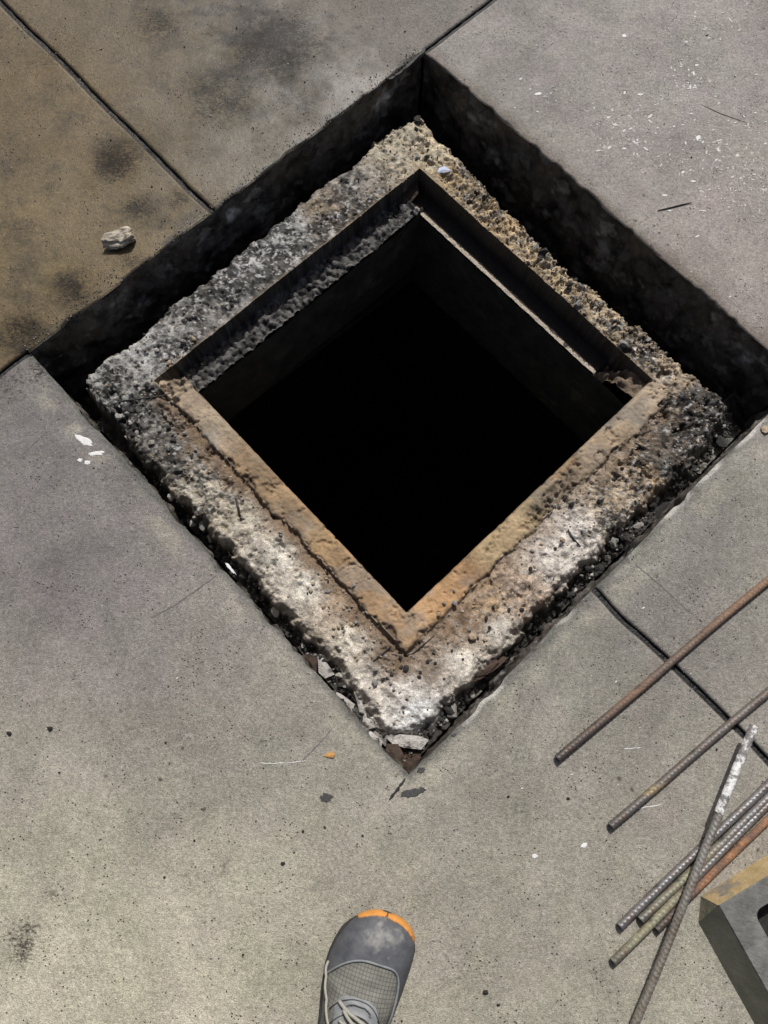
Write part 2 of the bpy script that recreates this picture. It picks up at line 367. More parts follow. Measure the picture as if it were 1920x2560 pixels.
# the seam on the far side of the pit does not cut the strips beside it
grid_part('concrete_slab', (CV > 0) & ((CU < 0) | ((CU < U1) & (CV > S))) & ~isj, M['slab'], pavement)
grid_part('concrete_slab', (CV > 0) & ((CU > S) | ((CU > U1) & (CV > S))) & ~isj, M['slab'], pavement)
ZJ = -.0065 + .0022*(fbm(GU*120, GV*120, 77, 3)-.5)*2
grid_part('tar_joint', isj1 & (CV < 0), M['tar'], pavement, 0, False, ZJ)
grid_part('tar_joint', isj1 & (CV > 0), M['tar'], pavement, 0, False, ZJ)
grid_part('tar_joint', isj2 & (CU < 0), M['tar'], pavement, 0, False, ZJ)
grid_part('tar_joint', isj2 & (CU > 0), M['tar'], pavement, 0, False, ZJ)

def rim_z(u, v):
    r = fbm(np.array([u*55]), np.array([v*55]), 21, 4)[0]; c = sstep(.60, .80, fbm(np.array([u*28]), np.array([v*28]), 33, 3))[0]
    return -.55*(.006+.010*r+.016*c)*(.30 if (v <= .004 or u >= S-.004) else .70)
# pit walls (the cut faces of the slabs)
smears = [(590, 545, -.05, .016, .6), (735, 470, -.04, .010, .3), (1165, 310, -.055, .020, .55), (1165, 362, -.075, .009, .8), (1490, 592, -.055, .016, .75), (1855, 908, -.055, .014, .8), (1780, 800, -.03, .010, .3), (960, 260, -.05, .02, .35), (380, 640, -.05, .03, .25)]
def pit_wall(name, fn, n_in, sd):
    na, nz = 300, 60
    a = np.repeat(np.linspace(0, S, na+1), nz+1); t = np.tile(np.linspace(0, 1, nz+1), na+1)
    u, v = fn(a); u = u+0*a; v = v+0*a
    r = fbm(u*55, v*55, 21, 4); c_ = sstep(.60, .80, fbm(u*28, v*28, 33, 3)); z0 = -.55*(.006+.010*r+.016*c_)*(.30 if sd in (1, 2) else .70)
    z = z0 - (.30+z0)*t; x, y = xy(u, v)
    nn = n_in[0]*UX+n_in[1]*VX
    off = .009*(fbm(a*40, z*40, 5, 4)-.5) + .006*sstep(.6, .75, fbm(a*30, z*45, 6, 4)) - .004*np.minimum(1, t*8)
    off *= np.minimum(1, t*20); off -= rim_off(a, sd)*(1-.5*t)
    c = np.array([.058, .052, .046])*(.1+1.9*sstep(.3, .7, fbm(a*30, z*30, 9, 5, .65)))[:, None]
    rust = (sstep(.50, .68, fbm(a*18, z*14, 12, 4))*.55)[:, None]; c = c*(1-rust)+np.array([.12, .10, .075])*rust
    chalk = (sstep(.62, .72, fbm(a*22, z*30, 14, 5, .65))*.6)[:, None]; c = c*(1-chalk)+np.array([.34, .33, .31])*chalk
    for px, py, sz, sr, ss in smears:
        q = at(px, py, sz); dd = np.sqrt((x-q[0])**2+(y-q[1])**2+((z-sz)*.8)**2)/sr
        f = (sstep(1.3, .5, dd+.9*(fbm(a*130, z*130, 3, 3)-.5))*ss)[:, None]; c = c*(1-f)+np.array([.72, .70, .68])*f
    i, j = np.meshgrid(np.arange(na), np.arange(nz), indexing='ij'); k = (i*(nz+1)+j).ravel()
    F = np.stack([k, k+1, k+nz+2, k+nz+1], 1)
    me = mesh(name, np.stack([x+nn[0]*off, y+nn[1]*off, z], 1), F); set_col(me, 'tint', c)
    p = me.polygons[len(F)//2]
    if p.normal.x*nn[0]+p.normal.y*nn[1] < 0: me.flip_normals()
    return kind(link(name, me, M['pit'], None, True), 'structure')
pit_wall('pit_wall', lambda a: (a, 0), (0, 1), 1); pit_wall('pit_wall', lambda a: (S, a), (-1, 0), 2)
pit_wall('pit_wall', lambda a: (a, S), (0, -1), 3); pit_wall('pit_wall', lambda a: (0, a), (1, 0), 4)

# ------------------------------------------------------------------ the collar, its mortar lip, the seat and the dirt round it
ZC, ZM, ZL, ZR = -.070, -.071, -.116, -.125
def ov(x, y, z): return uvp(x*SC, y*SC, z)
outer = [(905, 250), (850, 265), (800, 305), (760, 350), (700, 385), (640, 440), (560, 505), (480, 570), (440, 605), (380, 640), (330, 690), (270, 745), (215, 768), (185, 805), (190, 850), (235, 900), (300, 980),
         (340, 1020), (390, 1080), (440, 1125), (500, 1200), (560, 1260), (620, 1335), (690, 1395), (740, 1450), (790, 1530), (830, 1578), (875, 1592), (915, 1575), (950, 1540), (1010, 1480), (1090, 1402), (1160, 1325), (1250, 1238), (1320, 1168), (1400, 1085), (1450, 1040), (1510, 975), (1575, 905),
         (1585, 872), (1500, 805), (1400, 715), (1300, 640), (1200, 560), (1130, 480), (1050, 400), (990, 330), (930, 275)]
outer = [ov(x, y, ZC) for x, y in outer]
fT, fL, fB, fR = ov(905, 365, ZC), ov(345, 815, ZC), ov(865, 1410, ZC), ov(1440, 850, ZC)
ui0, ui1 = (fL[0]+fB[0])/2, (fT[0]+fR[0])/2; vi0, vi1 = (fT[1]+fL[1])/2, (fB[1]+fR[1])/2
sB, sL_, sR_ = ov(885, 1315, ZM), ov(430, 860, ZM), ov(1362, 865, ZM)
sT, sTL, sTR, sT2 = ov(897, 472, ZL), ov(470, 815, ZL), ov(1280, 798, ZR), ov(900, 470, ZR)
us0 = (sB[0]+sL_[0])/2; vs1 = (sB[1]+sR_[1])/2; vs0 = (sT[1]+sTL[1])/2; us1 = (sT2[0]+sTR[0])/2
print('frame', ui0, ui1, vi0, vi1, 'shaft', us0, us1, vs0, vs1)
STEP = .0019
gl = np.linspace(0.0, S, int(S/STEP)+1); sp = gl[1]-gl[0]
def snap(a): return round(a/sp)*sp
ui0, ui1, vi0, vi1, us0, us1, vs0, vs1 = map(snap, (ui0, ui1, vi0, vi1, us0, us1, vs0, vs1))
HU, HV = np.meshgrid(gl, gl, indexing='ij')
wu = HU + (fbm(HU*45, HV*45, 101, 4)-.5)*.020 + (fbm(HU*140, HV*140, 104, 3)-.5)*.008
wv = HV + (fbm(HU*45, HV*45, 102, 4)-.5)*.020 + (fbm(HU*140, HV*140, 105, 3)-.5)*.008
dC = polydist(wu, wv, outer)
N1 = fbm(HU*22, HV*22, 110, 4); N2 = fbm(HU*85, HV*85, 111, 4); N3 = fbm(HU*240, HV*240, 112, 3)
wF, wI = worley(HU*85, HV*85, 120); wF2, wI2 = worley(HU*150, HV*150, 124)
ux = (HU-ui0)/(ui1-ui0); vx = (HV-vi0)/(vi1-vi0)
sideUL = HV < vi0; sideUR = HU > ui1; sideLL = HU < ui0; sideLR = HV > vi1
# how rough each side is
def ctl(pts, power=3., soft=.04):
    return idw(HU, HV, [ov(a, b, ZC) for a, b, _ in pts], np.array([[c] for *_, c in pts]), power, soft)[..., 0]
rough = ctl([(850, 300, .8), (700, 420, .55), (640, 470, .5), (540, 570, .5), (450, 640, .55), (300, 760, .7), (230, 830, 1.4), (350, 930, 1.2), (450, 1030, .9), (600, 1150, .6), (700, 1280, .55), (800, 1450, .55), (900, 1540, .25), (1000, 1440, .4), (1150, 1280, .5), (1230, 1170, .5), (1340, 1080, .9), (1430, 1000, 1.2), (1550, 890, 1.4), (1420, 750, 1.0), (1250, 620, 1.0), (1050, 420, 1.0)])
agg = ctl([(950, 330, .5), (1050, 420, 1), (1200, 570, 1.1), (1400, 740, .8), (1480, 860, .4), (1400, 1030, .5), (1250, 1160, .1), (900, 1500, .1), (650, 1220, .1), (420, 980, .3), (250, 830, .3), (500, 600, .08), (700, 450, .12), (850, 300, .25)])
zc = ZC + rough*((N1-.5)*.020 + (N2-.5)*.013 + (N3-.5)*.005)
zc += agg*np.where(wI > .35, 1, 0)*.0065*np.sqrt(np.clip(1-(wF/.52)**2, 0, 1)) + agg*.0035*np.sqrt(np.clip(1-(wF2/.5)**2, 0, 1))
pl_ = np.floor(fbm(HU*30, HV*30, 190, 4)*9)/9; pl2 = worley(HU*48+1.4*(N2-.5), HV*48+1.4*(N1-.5), 195)[1]; pl3 = worley(HU*120+1.2*(N3-.5), HV*120, 197)[1]
zc += rough*(.014*(pl_-.5) + .0050*(pl2-.5) + .0040*(pl3-.5))
al = np.where(np.minimum(HU, 1-HU) < np.minimum(HV, S-HV), HU, HV)          # across the nearest side
al = np.where(np.minimum(np.abs(HU-.06), np.abs(HU-.80)) < np.minimum(np.abs(HV-.11), np.abs(HV-.85)), HU, HV)
st_ = fbm(al*60+2.5*(N1-.5), HU*0+2+4*(HU+HV)*.8, 198, 4, .6); zc += .010*(st_-.5)*np.clip(1.3-rough*.5, .3, 1)*((HU < ui0) | (HV > vi1))
hole_n = sstep(.66, .74, fbm(HU*52, HV*52, 199, 4, .6)); zc -= .010*hole_n*np.clip(rough, .25, 1)
dn = zc-ZC; wear = np.clip(1.25-agg*.9, .1, 1); zc = ZC + np.where(dn > 0, dn*(1-.72*wear), dn)
# eroded shoulder and flank
sh = .010 + .014*N1
flank = np.clip(1-dC/sh, 0, 1); zc = zc - .020*flank**2*(.5+N2)
# outside: dirt in the gap
gapL = np.where(HU < .10, 1.0, 0.0)*sstep(.05, .35, HV)   # lower-left gap fills up along v
fillz = -.215 + .05*(N1-.5) + .018*(N2-.5) + 0*HU
fillz = np.where((HU < .06) & (HV > .1), -.140 + .048*sstep(.35, .97, HV) + .055*(fbm(HU*16, HV*16, 131, 3)-.5) + .022*(N2-.5) + .012*(N3-.5), fillz)
fillz = np.where((HV > S-.06), -.116 + .065*(fbm(HU*14, HV*14, 133, 3)-.5)*1.1 + .022*(N2-.5) + .012*(N3-.5), fillz)
cornB = np.exp(-((HU)**2+(HV-S)**2)/.07**2); fillz = fillz*(1-cornB) + (-.075+.030*(N2-.5)+.03*(N1-.5))*cornB
cornR = np.exp(-((HU-S)**2+(HV-S)**2)/.06**2); fillz = fillz*(1-cornR*.9) + (-.20)*cornR*.9
outer_t = sstep(0.0, -.012, dC)
zz = np.where(dC > 0, zc, np.minimum(zc*(1-outer_t)+fillz*outer_t, zc))
# channel worn round the mortar lip on the two near sides
cB_ = 1-np.exp(-((HU-ui0)**2+(HV-vi1)**2)/.06**2); ragL = cB_*.008*(fbm(HV*26, HV*0+.5, 161, 4)-.5)*2 - .003; ragR = cB_*.008*(fbm(HU*26, HU*0+.5, 162, 4)-.5)*2 + .009
dq = np.maximum(np.maximum(ui0+ragL-HU, HV-vi1-ragR), 0)           # distance out from the lip on its two sides
near2 = (HV > vi0+.02) & (HU < ui1-.02) & (dq > 0)
zz = np.where(near2, zz - .0045*np.exp(-((dq-.004)/.007)**2)*(.2+1.5*fbm(HU*40, HV*40, 171, 3)) - .005*sstep(.055, .008, dq)*np.where(HU < ui0+.02, 1, .4), zz)
fe = np.minimum(np.where((HU > ui0-.01) & (HU < ui1+.02), np.abs(vi0-HV), 9), np.where((HV > vi0-.02) & (HV < vs1), np.abs(HU-ui1), 9))
fw = np.exp(-(fe/.0075)**2)*.92; zz = zz*(1-fw) + (ZC+.0005+.003*(N1-.5)+.0015*(N3-.5))*fw        # straight cast edge over the seat
# mortar lip / ledges inside the frame
ragL = cB_*.008*(fbm(HV*26, HV*0+.5, 161, 4)-.5)*2 - .003 + .004*(N2-.5)*2; ragR = cB_*.008*(fbm(HU*26, HU*0+.5, 162, 4)-.5)*2 + .009 + .004*(N2-.5)*2
lo_u = ui0+ragL; hi_v = vi1+ragR
inF = (HU >= np.where(HV > vi0+.03, lo_u, ui0)) & (HU <= ui1) & (HV >= vi0) & (HV <= np.where(HU < ui1-.03, hi_v, vi1))
lipLL = inF & (HU <= us0); lipLR = inF & (HV >= vs1)
ledUL = inF & (HV <= vs0); ledUR = inF & (HU >= us1)
crackw, cwi = worley(HU*16+.3*N2, HV*16, 140)
zm = ZM + .0040*(fbm(HU*18, HV*18, 141, 4, .6)-.5) + .0030*(N3-.5) - .004*sstep(.62, .72, fbm(HU*60, HV*60, 143, 4, .6))
ck = np.abs(fbm(HU*14, HV*14, 147, 4, .55)-.5); zm = zm - .005*sstep(.009, .002, ck)*sstep(.5, .6, fbm(HU*9, HV*9, 148, 2))
edge_in = np.minimum(np.where(lipLL & ~lipLR, us0-HU, 9), np.where(lipLR & ~lipLL, HV-vs1, 9))
zm = zm - .008*np.clip(1-edge_in/(.0035+.006*N2), 0, 1)**2
edge_out = np.minimum(np.where(lipLL, HU-lo_u, 9), np.where(lipLR, hi_v-HV, 9))
bite = sstep(.62, .80, fbm(HU*30, HV*30, 145, 4)); eo = edge_out - .010*bite
zm = zm - np.where(eo < .004, .006*sstep(.004, -.003, eo)*(.4+1.2*N2), 0)
# one cracked run where lumps have come away
pc = ov(1265, 1060, ZM); pd = ov(1180, 1140, ZM)
brk = np.exp(-(((HU-(pc[0]+pd[0])/2)/.060)**2))*sstep(vi1-.026, vi1-.014, HV+.012*(N1-.5))*lipLR
zm = zm - brk*.010*np.where(wI2 > .45, 1, .15)
zl = ZL + .010*(N2-.5) + .006*(N3-.5) + .006*(N1-.5)
zl2 = ZR + .004*(N2-.5) + .002*(N3-.5) + .0035*sstep(.013, .008, HU-us1+.006*(N2-.5))
zin = np.where(lipLL | lipLR, zm, np.where(ledUL & (HU < us1), zl, zl2))
# left corner: rubble ramp between lip and seat; right corner: broken mortar
rampL = sstep(.060, .035, HV-vi0+.02*(N1-.5)) * lipLL
zin = np.where(lipLL, zin*(1-rampL) + (ZM-.010+.030*(N2-.5)+.018*(N1-.5)-.03*sstep(.035, .0, HV-vi0)*sstep(ui0, us0, HU))*rampL, zin)
cR = ov(1500/1.0, 905, ZM)
rampR = inF & (HV < vs1) & (HU >= us1-.002) & (HV > vs1-.085)
zin = np.where(rampR & ledUR, ZM-.02 - .05*sstep(vs1-.03, vs1-.085, HV+.02*(N2-.5)*2) + .016*(N2-.5), zin)
zz = np.where(inF, zin, zz)
# heavy crust of lumps at the sunlit shelf under the far-left seat
zz = np.where(ledUL & (HU < us1), zz + .006*np.sqrt(np.clip(1-(wF/.6)**2, 0, 1))*N1*2, zz)

# colours
cpts = [(850, 300, (168, 156, 130)), (760, 400, (140, 134, 124)), (700, 450, (118, 102, 78)), (735, 440, (126, 104, 76)), (620, 490, (150, 150, 148)), (520, 570, (160, 158, 158)), (450, 650, (118, 114, 110)), (380, 700, (136, 133, 128)), (300, 760, (160, 158, 155)), (230, 800, (152, 150, 147)), (250, 870, (122, 120, 116)), (560, 620, (80, 78, 76)), (420, 730, (90, 86, 82)), (780, 430, (118, 108, 92)),
        (930, 310, (176, 160, 128)), (990, 390, (166, 142, 102)), (1100, 480, (178, 150, 104)), (1200, 570, (168, 144, 104)), (1300, 660, (172, 150, 112)), (1400, 740, (146, 126, 96)), (1460, 800, (166, 145, 115)), (1550, 870, (84, 79, 72)),
        (1500, 900, (122, 100, 76)), (1480, 960, (104, 92, 80)), (1570, 890, (92, 90, 84)), (1440, 1000, (96, 86, 74)),
        (1400, 1040, (160, 132, 98)), (1330, 1090, (174, 152, 120)), (1340, 1130, (190, 176, 158)), (1250, 1160, (205, 195, 184)), (1200, 1200, (200, 190, 178)), (1130, 1290, (178, 150, 122)), (1080, 1360, (195, 185, 170)), (1000, 1430, (208, 198, 182)), (1050, 1310, (184, 150, 106)), (990, 1370, (150, 124, 94)), (1000, 1340, (120, 92, 62)),
        (900, 1540, (220, 215, 210)), (870, 1500, (212, 203, 193)), (850, 1440, (128, 106, 84)), (920, 1440, (140, 122, 102)), (830, 1420, (104, 88, 70)),
        (800, 1470, (200, 190, 175)), (760, 1370, (203, 193, 172)), (730, 1290, (170, 144, 114)), (680, 1260, (208, 202, 186)), (620, 1180, (212, 206, 190)), (620, 1120, (158, 128, 96)), (560, 1110, (184, 175, 156)), (500, 1090, (172, 160, 138)), (520, 1000, (132, 104, 78)), (450, 1050, (174, 163, 142)), (440, 970, (140, 122, 96)), (370, 950, (92, 87, 80)), (330, 930, (116, 112, 104)), (300, 890, (84, 82, 78)), (760, 1330, (140, 116, 92)), (700, 1220, (150, 122, 92)), (640, 1150, (124, 100, 76))]
Ccol = idw(HU, HV, [ov(a, b, ZC) for a, b, _ in cpts], np.array([albedo(c) for *_, c in cpts]), 3.4, .010)
grime = ctl([(850, 300, .35), (640, 470, .85), (450, 640, 1.05), (300, 760, .8), (230, 830, .95), (330, 930, 1.2), (450, 1030, .55), (600, 1150, .28), (800, 1450, .25), (900, 1540, .05), (1000, 1440, .25), (1150, 1280, .4), (1230, 1170, .25), (1340, 1080, .6), (1430, 1000, .95), (1550, 890, 1.2), (1420, 750, .7), (1250, 620, .75), (1050, 420, .6)])
gn = .40*fbm(HU*38, HV*38, 150, 5, .62) + .36*fbm(HU*170, HV*170, 151, 3, .7) + .24*(1-np.abs(2*fbm(HU*75, HV*75, 152, 4, .6)-1))
patch_ = sstep(.36, .62, fbm(HU*13, HV*13, 203, 4, .6)); grime = grime*(.45+.75*patch_)
gm = np.clip(sstep(.66-.20*grime, .80-.20*grime, gn)*np.clip(.35+grime, 0, 1), 0, .93)
gm = np.maximum(gm, sstep(.012, .0, dC)*.35*np.clip(grime*1.6, .15, 1))
Ccol = Ccol*(1-gm[..., None]) + np.array([.024, .022, .020])*gm[..., None]
wfk = (sstep(.60, .68, fbm(HU*150, HV*150, 189, 3, .7))*np.clip(grime, 0, 1)*.75)[..., None]; Ccol = Ccol*(1-wfk) + np.array([.60, .59, .57])*wfk
Ccol = (Ccol*.76 + .24*Ccol.mean(axis=2, keepdims=True))*(.86-.10*((HU < ui0) | (HV > vi1)))[..., None]; Ccol *= (.50+1.0*fbm(HU*130, HV*130, 183, 4, .75))[..., None]*(.72+.56*pl3)[..., None]; Ccol *= (1+agg*(.5*(wI-.5)))[..., None]                 # stones of different tone
pale = sstep(.50, .75, fbm(HU*60, HV*60, 155, 5, .65))*.28*(1-grime*.6); Ccol = Ccol*(1-pale[..., None])+np.array([.62, .59, .54])*pale[..., None]
bz = np.where(near2, sstep(.046, .004, dq+.050*(fbm(HU*40, HV*40, 187, 5, .65)-.5))*np.where(HU < ui0, .85, .55), 0)[..., None]
Ccol = Ccol*(1-bz) + np.array([.17, .115, .072])*(.35+1.3*fbm(HU*90, HV*90, 188, 4, .7))[..., None]*bz
fe_c = (np.exp(-(fe/.0060)**2)*.8*np.where(HU > ui1-.003, 1, .55))[..., None]; Ccol = Ccol*(1-fe_c) + np.array([.26, .20, .135])*(.55+.8*N2)[..., None]*fe_c
hol = sstep(.004, -.006, dC)
Dcol = np.array([.040, .037, .034])*(.5+1.2*N2)[..., None]
ash = sstep(.45, .75, N1)*np.clip(np.where(HU < .06, sstep(.45, .75, HV), 0)+np.where(HV > S-.06, .35+.4*sstep(.5, .3, HU), 0)+cornB, 0, 1)
Dcol = Dcol*(1-ash[..., None]*.85) + (np.array([.46, .43, .38])*(.5+N2)[..., None])*ash[..., None]*.85
brn = np.exp(-((HU-.015)**2+(HV-S+.015)**2)/.028**2)*.8; Dcol = Dcol*(1-brn[..., None]) + np.array([.075, .042, .027])*brn[..., None]
Col = np.where((dC < 0)[..., None] & ~inF[..., None], Ccol*(1-hol[..., None])+Dcol*hol[..., None], Ccol)
mp_ = [(410, 870, (140, 121, 98)), (450, 930, (148, 130, 106)), (520, 1010, (132, 106, 74)), (600, 1090, (138, 110, 74)), (680, 1170, (158, 125, 80)), (760, 1230, (150, 116, 74)), (840, 1350, (160, 124, 82)), (880, 1370, (166, 129, 86)), (960, 1290, (168, 124, 72)), (1010, 1240, (146, 106, 60)), (1060, 1200, (158, 133, 92)), (1150, 1120, (154, 130, 92)), (1260, 1020, (146, 114, 70)), (1330, 960, (146, 124, 96)), (1400, 890, (146, 127, 104))]
Mcol = idw(HU, HV, [ov(a, b, ZM) for a, b, _ in mp_], np.array([albedo(c) for *_, c in mp_]), 3.2, .02)
Mcol = Mcol*(.45+.75*fbm(HU*22, HV*22, 181, 5, .65))[..., None]; gs = (sstep(.5, .66, fbm(HU*14, HV*14, 186, 5, .6))*.5)[..., None]; Mcol = Mcol*(1-gs) + Mcol.mean(axis=2, keepdims=True)*np.array([1.02, .98, .92])*.8*gs; Mcol = (Mcol*.70 + .30*Mcol.mean(axis=2, keepdims=True)*np.array([1.05, 1., .88]))*1.06
ed = np.maximum(sstep(.010, .0, eo)*.8, rampL*.75)*sstep(.35, .6, N2); ed = np.maximum(ed, brk*.6)
Mcol = Mcol*(1-ed[..., None])+np.array([.075, .055, .038])*ed[..., None]
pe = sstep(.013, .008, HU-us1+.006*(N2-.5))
Lcol = np.where((ledUR)[..., None], np.array([.030, .025, .021])*(1-pe[..., None])+np.array([.42, .36, .29])*pe[..., None], np.array([.11, .105, .10])*(.3+1.5*N2)[..., None]) + 0*Ccol  # far-right ledge: shadow painted dark, sunlit inner edge painted pale
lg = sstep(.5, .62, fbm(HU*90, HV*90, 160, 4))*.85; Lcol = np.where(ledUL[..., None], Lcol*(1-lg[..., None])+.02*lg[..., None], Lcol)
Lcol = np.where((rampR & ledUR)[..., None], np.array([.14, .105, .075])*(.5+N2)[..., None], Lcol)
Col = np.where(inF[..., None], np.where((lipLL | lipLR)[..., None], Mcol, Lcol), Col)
pw = ov(735, 455, ZC); Wt = np.exp(-((HU-pw[0])**2/.05**2+(HV-pw[1])**2/.02**2))*.9
for a, b in ((1090, 450), (1160, 560), (1280, 640), (1370, 720), (1210, 600)):
    q = ov(a, b, ZC); Wt = np.maximum(Wt, .85*np.exp(-((HU-q[0])**2+(HV-q[1])**2)/.022**2))
Wt *= sstep(.42, .6, N2)
XX, YY = xy(HU, HV); n1 = len(gl); ID2 = np.arange(n1*n1).reshape(n1, n1)
mid = lambda Aq: (Aq[:-1, :-1]+Aq[1:, 1:])/2
cU, cV = mid(HU), mid(HV)
shaft_c = (cU > us0) & (cU < us1) & (cV > vs0) & (cV < vs1)
frame_c = mid(np.where(inF, 1., 0.)) > .4
lip_c = frame_c & ((cU < us0) | (cV > vs1)); led_c = frame_c & ~lip_c & ~shaft_c
# the riser between collar and seat is the cell just outside the frame on the two far sides
riser_c = ((np.abs(cV-(vi0-sp/2)) < sp*.6) & (cU > ui0) & (cU < ui1+sp)) | ((np.abs(cU-(ui1+sp/2)) < sp*.6) & (cV > vi0-sp) & (cV < vs1))
gap_c = (mid(np.where(dC > -.010, 1., 0.)) < .5) & ~frame_c
def hf_part(name, mask, mat, parent=None):
    cells = np.argwhere(mask)
    q = np.stack([ID2[cells[:, 0], cells[:, 1]], ID2[cells[:, 0], cells[:, 1]+1], ID2[cells[:, 0]+1, cells[:, 1]+1], ID2[cells[:, 0]+1, cells[:, 1]]], 1)
    used, inv = np.unique(q, return_inverse=True); q = inv.reshape(q.shape)
    me = mesh(name, np.stack([XX.ravel()[used], YY.ravel()[used], zz.ravel()[used]], 1), q)
    if sum(p.normal.z for p in me.polygons[:50]) < 0: me.flip_normals()
    set_col(me, 'tint', Col.reshape(-1, 3)[used]); set_f(me, 'wet', Wt.ravel()[used])
    return link(name, me, mat, parent, True)
collar = hf_part('manhole_collar', ~gap_c & ~frame_c & ~riser_c, M['collar'])
tag(collar, 'rough square collar of broken pale concrete framing the black manhole shaft', 'manhole')
hf_part('mortar_lip', lip_c, M['mortar'], collar)['label'] = 'smooth tan mortar lip along two edges of the shaft'
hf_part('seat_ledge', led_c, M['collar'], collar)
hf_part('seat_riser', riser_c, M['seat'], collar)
kind(hf_part('gap_dirt', gap_c, M['dirt']), 'stuff')
bpy.data.objects['gap_dirt']['label'] = 'loose dark dirt and ash filling the gap round the collar'; bpy.data.objects['gap_dirt']['category'] = 'dirt'
def hz(u, v):
    i = min(max(int(round(u/sp)), 0), n1-1); j = min(max(int(round(v/sp)), 0), n1-1); return float(zz[i, j])

# shaft: neck below the seat, then a wider chamber
def quadgrid(P, e1, e2, n1_, n2_, amp, seed):
    V = []
    P, e1, e2 = Vector(P), Vector(e1), Vector(e2); nn = e1.cross(e2).normalized()
    for i in range(n1_+1):
        for j in range(n2_+1):
            V.append(P+e1*(i/n1_)+e2*(j/n2_)+nn*(amp*(fbm(np.array([i*.35]), np.array([j*.35]), seed, 3)[0]-.5)))
    return V, [(i*(n2_+1)+j, (i+1)*(n2_+1)+j, (i+1)*(n2_+1)+j+1, i*(n2_+1)+j+1) for i in range(n1_) for j in range(n2_)]
NB = -.30
def p3(u, v, z): return Vector((*xy(u, v), z))
def wall(name, a, b, ztop, zbot, seed, parent=None, n=60):
    V, F = quadgrid(p3(*a, ztop), p3(*b, ztop)-p3(*a, ztop), (0, 0, zbot-ztop), n, 14, .005, seed)
    o = link(name, mesh(name, V, F), M['shaft'], parent, True); return o if parent else kind(o, 'structure')
E_ = .001
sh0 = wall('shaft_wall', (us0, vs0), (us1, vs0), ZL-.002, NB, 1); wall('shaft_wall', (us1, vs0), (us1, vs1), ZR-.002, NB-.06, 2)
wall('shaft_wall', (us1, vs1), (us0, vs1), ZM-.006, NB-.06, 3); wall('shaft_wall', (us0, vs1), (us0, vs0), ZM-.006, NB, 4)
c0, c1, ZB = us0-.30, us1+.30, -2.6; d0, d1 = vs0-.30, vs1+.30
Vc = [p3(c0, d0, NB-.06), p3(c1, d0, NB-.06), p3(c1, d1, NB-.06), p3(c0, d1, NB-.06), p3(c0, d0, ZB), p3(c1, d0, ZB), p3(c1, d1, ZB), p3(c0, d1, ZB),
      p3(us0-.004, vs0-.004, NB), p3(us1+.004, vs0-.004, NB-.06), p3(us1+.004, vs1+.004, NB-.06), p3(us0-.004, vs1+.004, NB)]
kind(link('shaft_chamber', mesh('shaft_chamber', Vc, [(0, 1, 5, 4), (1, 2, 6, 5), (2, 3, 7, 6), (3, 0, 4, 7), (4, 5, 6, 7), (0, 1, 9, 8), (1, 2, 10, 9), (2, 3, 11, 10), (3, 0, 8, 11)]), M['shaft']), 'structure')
#PART2
# ------------------------------------------------------------------ marks on the slabs
def slab_z(u, v):
    z = float(.0016*(fbm(np.array([u*6]), np.array([v*6]), 40, 3)[0]-.5)); dp = max(-u, u-S, -v, v-S)
    if dp < .03: r = -rim_z(u, v)/.55; z -= r*.55*(1-max(dp, 0)/r)**2 if dp < r else 0
    return z
def ground3(px, py, dz=0.0):
    p = at(px, py, 0); u, v = uv(p); return Vector((p[0], p[1], slab_z(u, v)+dz))
M['pencil'] = plain('graphite_mark', (.10, .098, .096), (.17, .165, .16), 300, .8, .0002)
M['cut'] = plain('dark_cut_and_hole_shade', (.008, .008, .008), (.03, .03, .028), 200, .6, .001)
M['white'] = plain('white_paint', (.60, .60, .59), (.76, .76, .75), 200, .75, .001)
M['crumb'] = plain('black_crumb', (.012, .011, .010), (.035, .032, .030), 260, .7, .002)
def ribbon(name, pts, width, mat, parent, wob_=.0006, dz=.0005, seed=1):
    P = []
    for (a, b), (c, d_) in zip(pts[:-1], pts[1:]):
        n = max(3, int(math.hypot(c-a, d_-b)/6))
        P += [(a+(c-a)*i/n, b+(d_-b)*i/n) for i in range(n)]
    P.append(pts[-1]); V, F = [], []; r = random.Random(seed)
    for i, p in enumerate(P):
        q0 = at(*P[max(i-1, 0)]); q1 = at(*P[min(i+1, len(P)-1)]); t = (q1-q0)/np.linalg.norm(q1-q0); nrm = np.array([-t[1], t[0]])
        g = ground3(*p, dz); off = (r.random()-.5)*2*wob_; w_ = width*(.5+.8*r.random())*(.35 if i in (0, len(P)-1) else 1)
        V += [(g.x+nrm[0]*(off-w_/2), g.y+nrm[1]*(off-w_/2), g.z), (g.x+nrm[0]*(off+w_/2), g.y+nrm[1]*(off+w_/2), g.z)]
        if i: F.append((2*i-2, 2*i, 2*i+1, 2*i-1))
    me = mesh(name, V, F)
    if me.polygons[0].normal.z < 0: me.flip_normals()
    return link(name, me, mat, parent)
for i, (pts, w_) in enumerate([([(378, 1545), (440, 1512), (540, 1440)], .0022), ([(58, 1135), (118, 1078)], .0016), ([(752, 1905), (790, 1868), (830, 1822)], .0020), ([(1590, 1412), (1645, 1458), (1725, 1532)], .0013)]):
    ribbon('pencil_mark', pts, w_, M['pencil'], pavement, seed=i)
ribbon('saw_cut', [(972, 196), (1015, 166), (1064, 122)], .0048, M['cut'], pavement, seed=9, dz=.0009)
ribbon('saw_cut', [(973, 2000), (995, 1972), (1014, 1946)], .0042, M['cut'], pavement, seed=10, dz=.0009)
ribbon('scratch', [(648, 1908), (700, 1908), (765, 1902)], .0011, M['white'], pavement, seed=11)
ribbon('scratch', [(1586, 2022), (1612, 2018), (1655, 2010)], .0012, M['white'], pavement, seed=12)
ribbon('scratch', [(1560, 1872), (1602, 1869)], .0013, M['white'], pavement, seed=13)
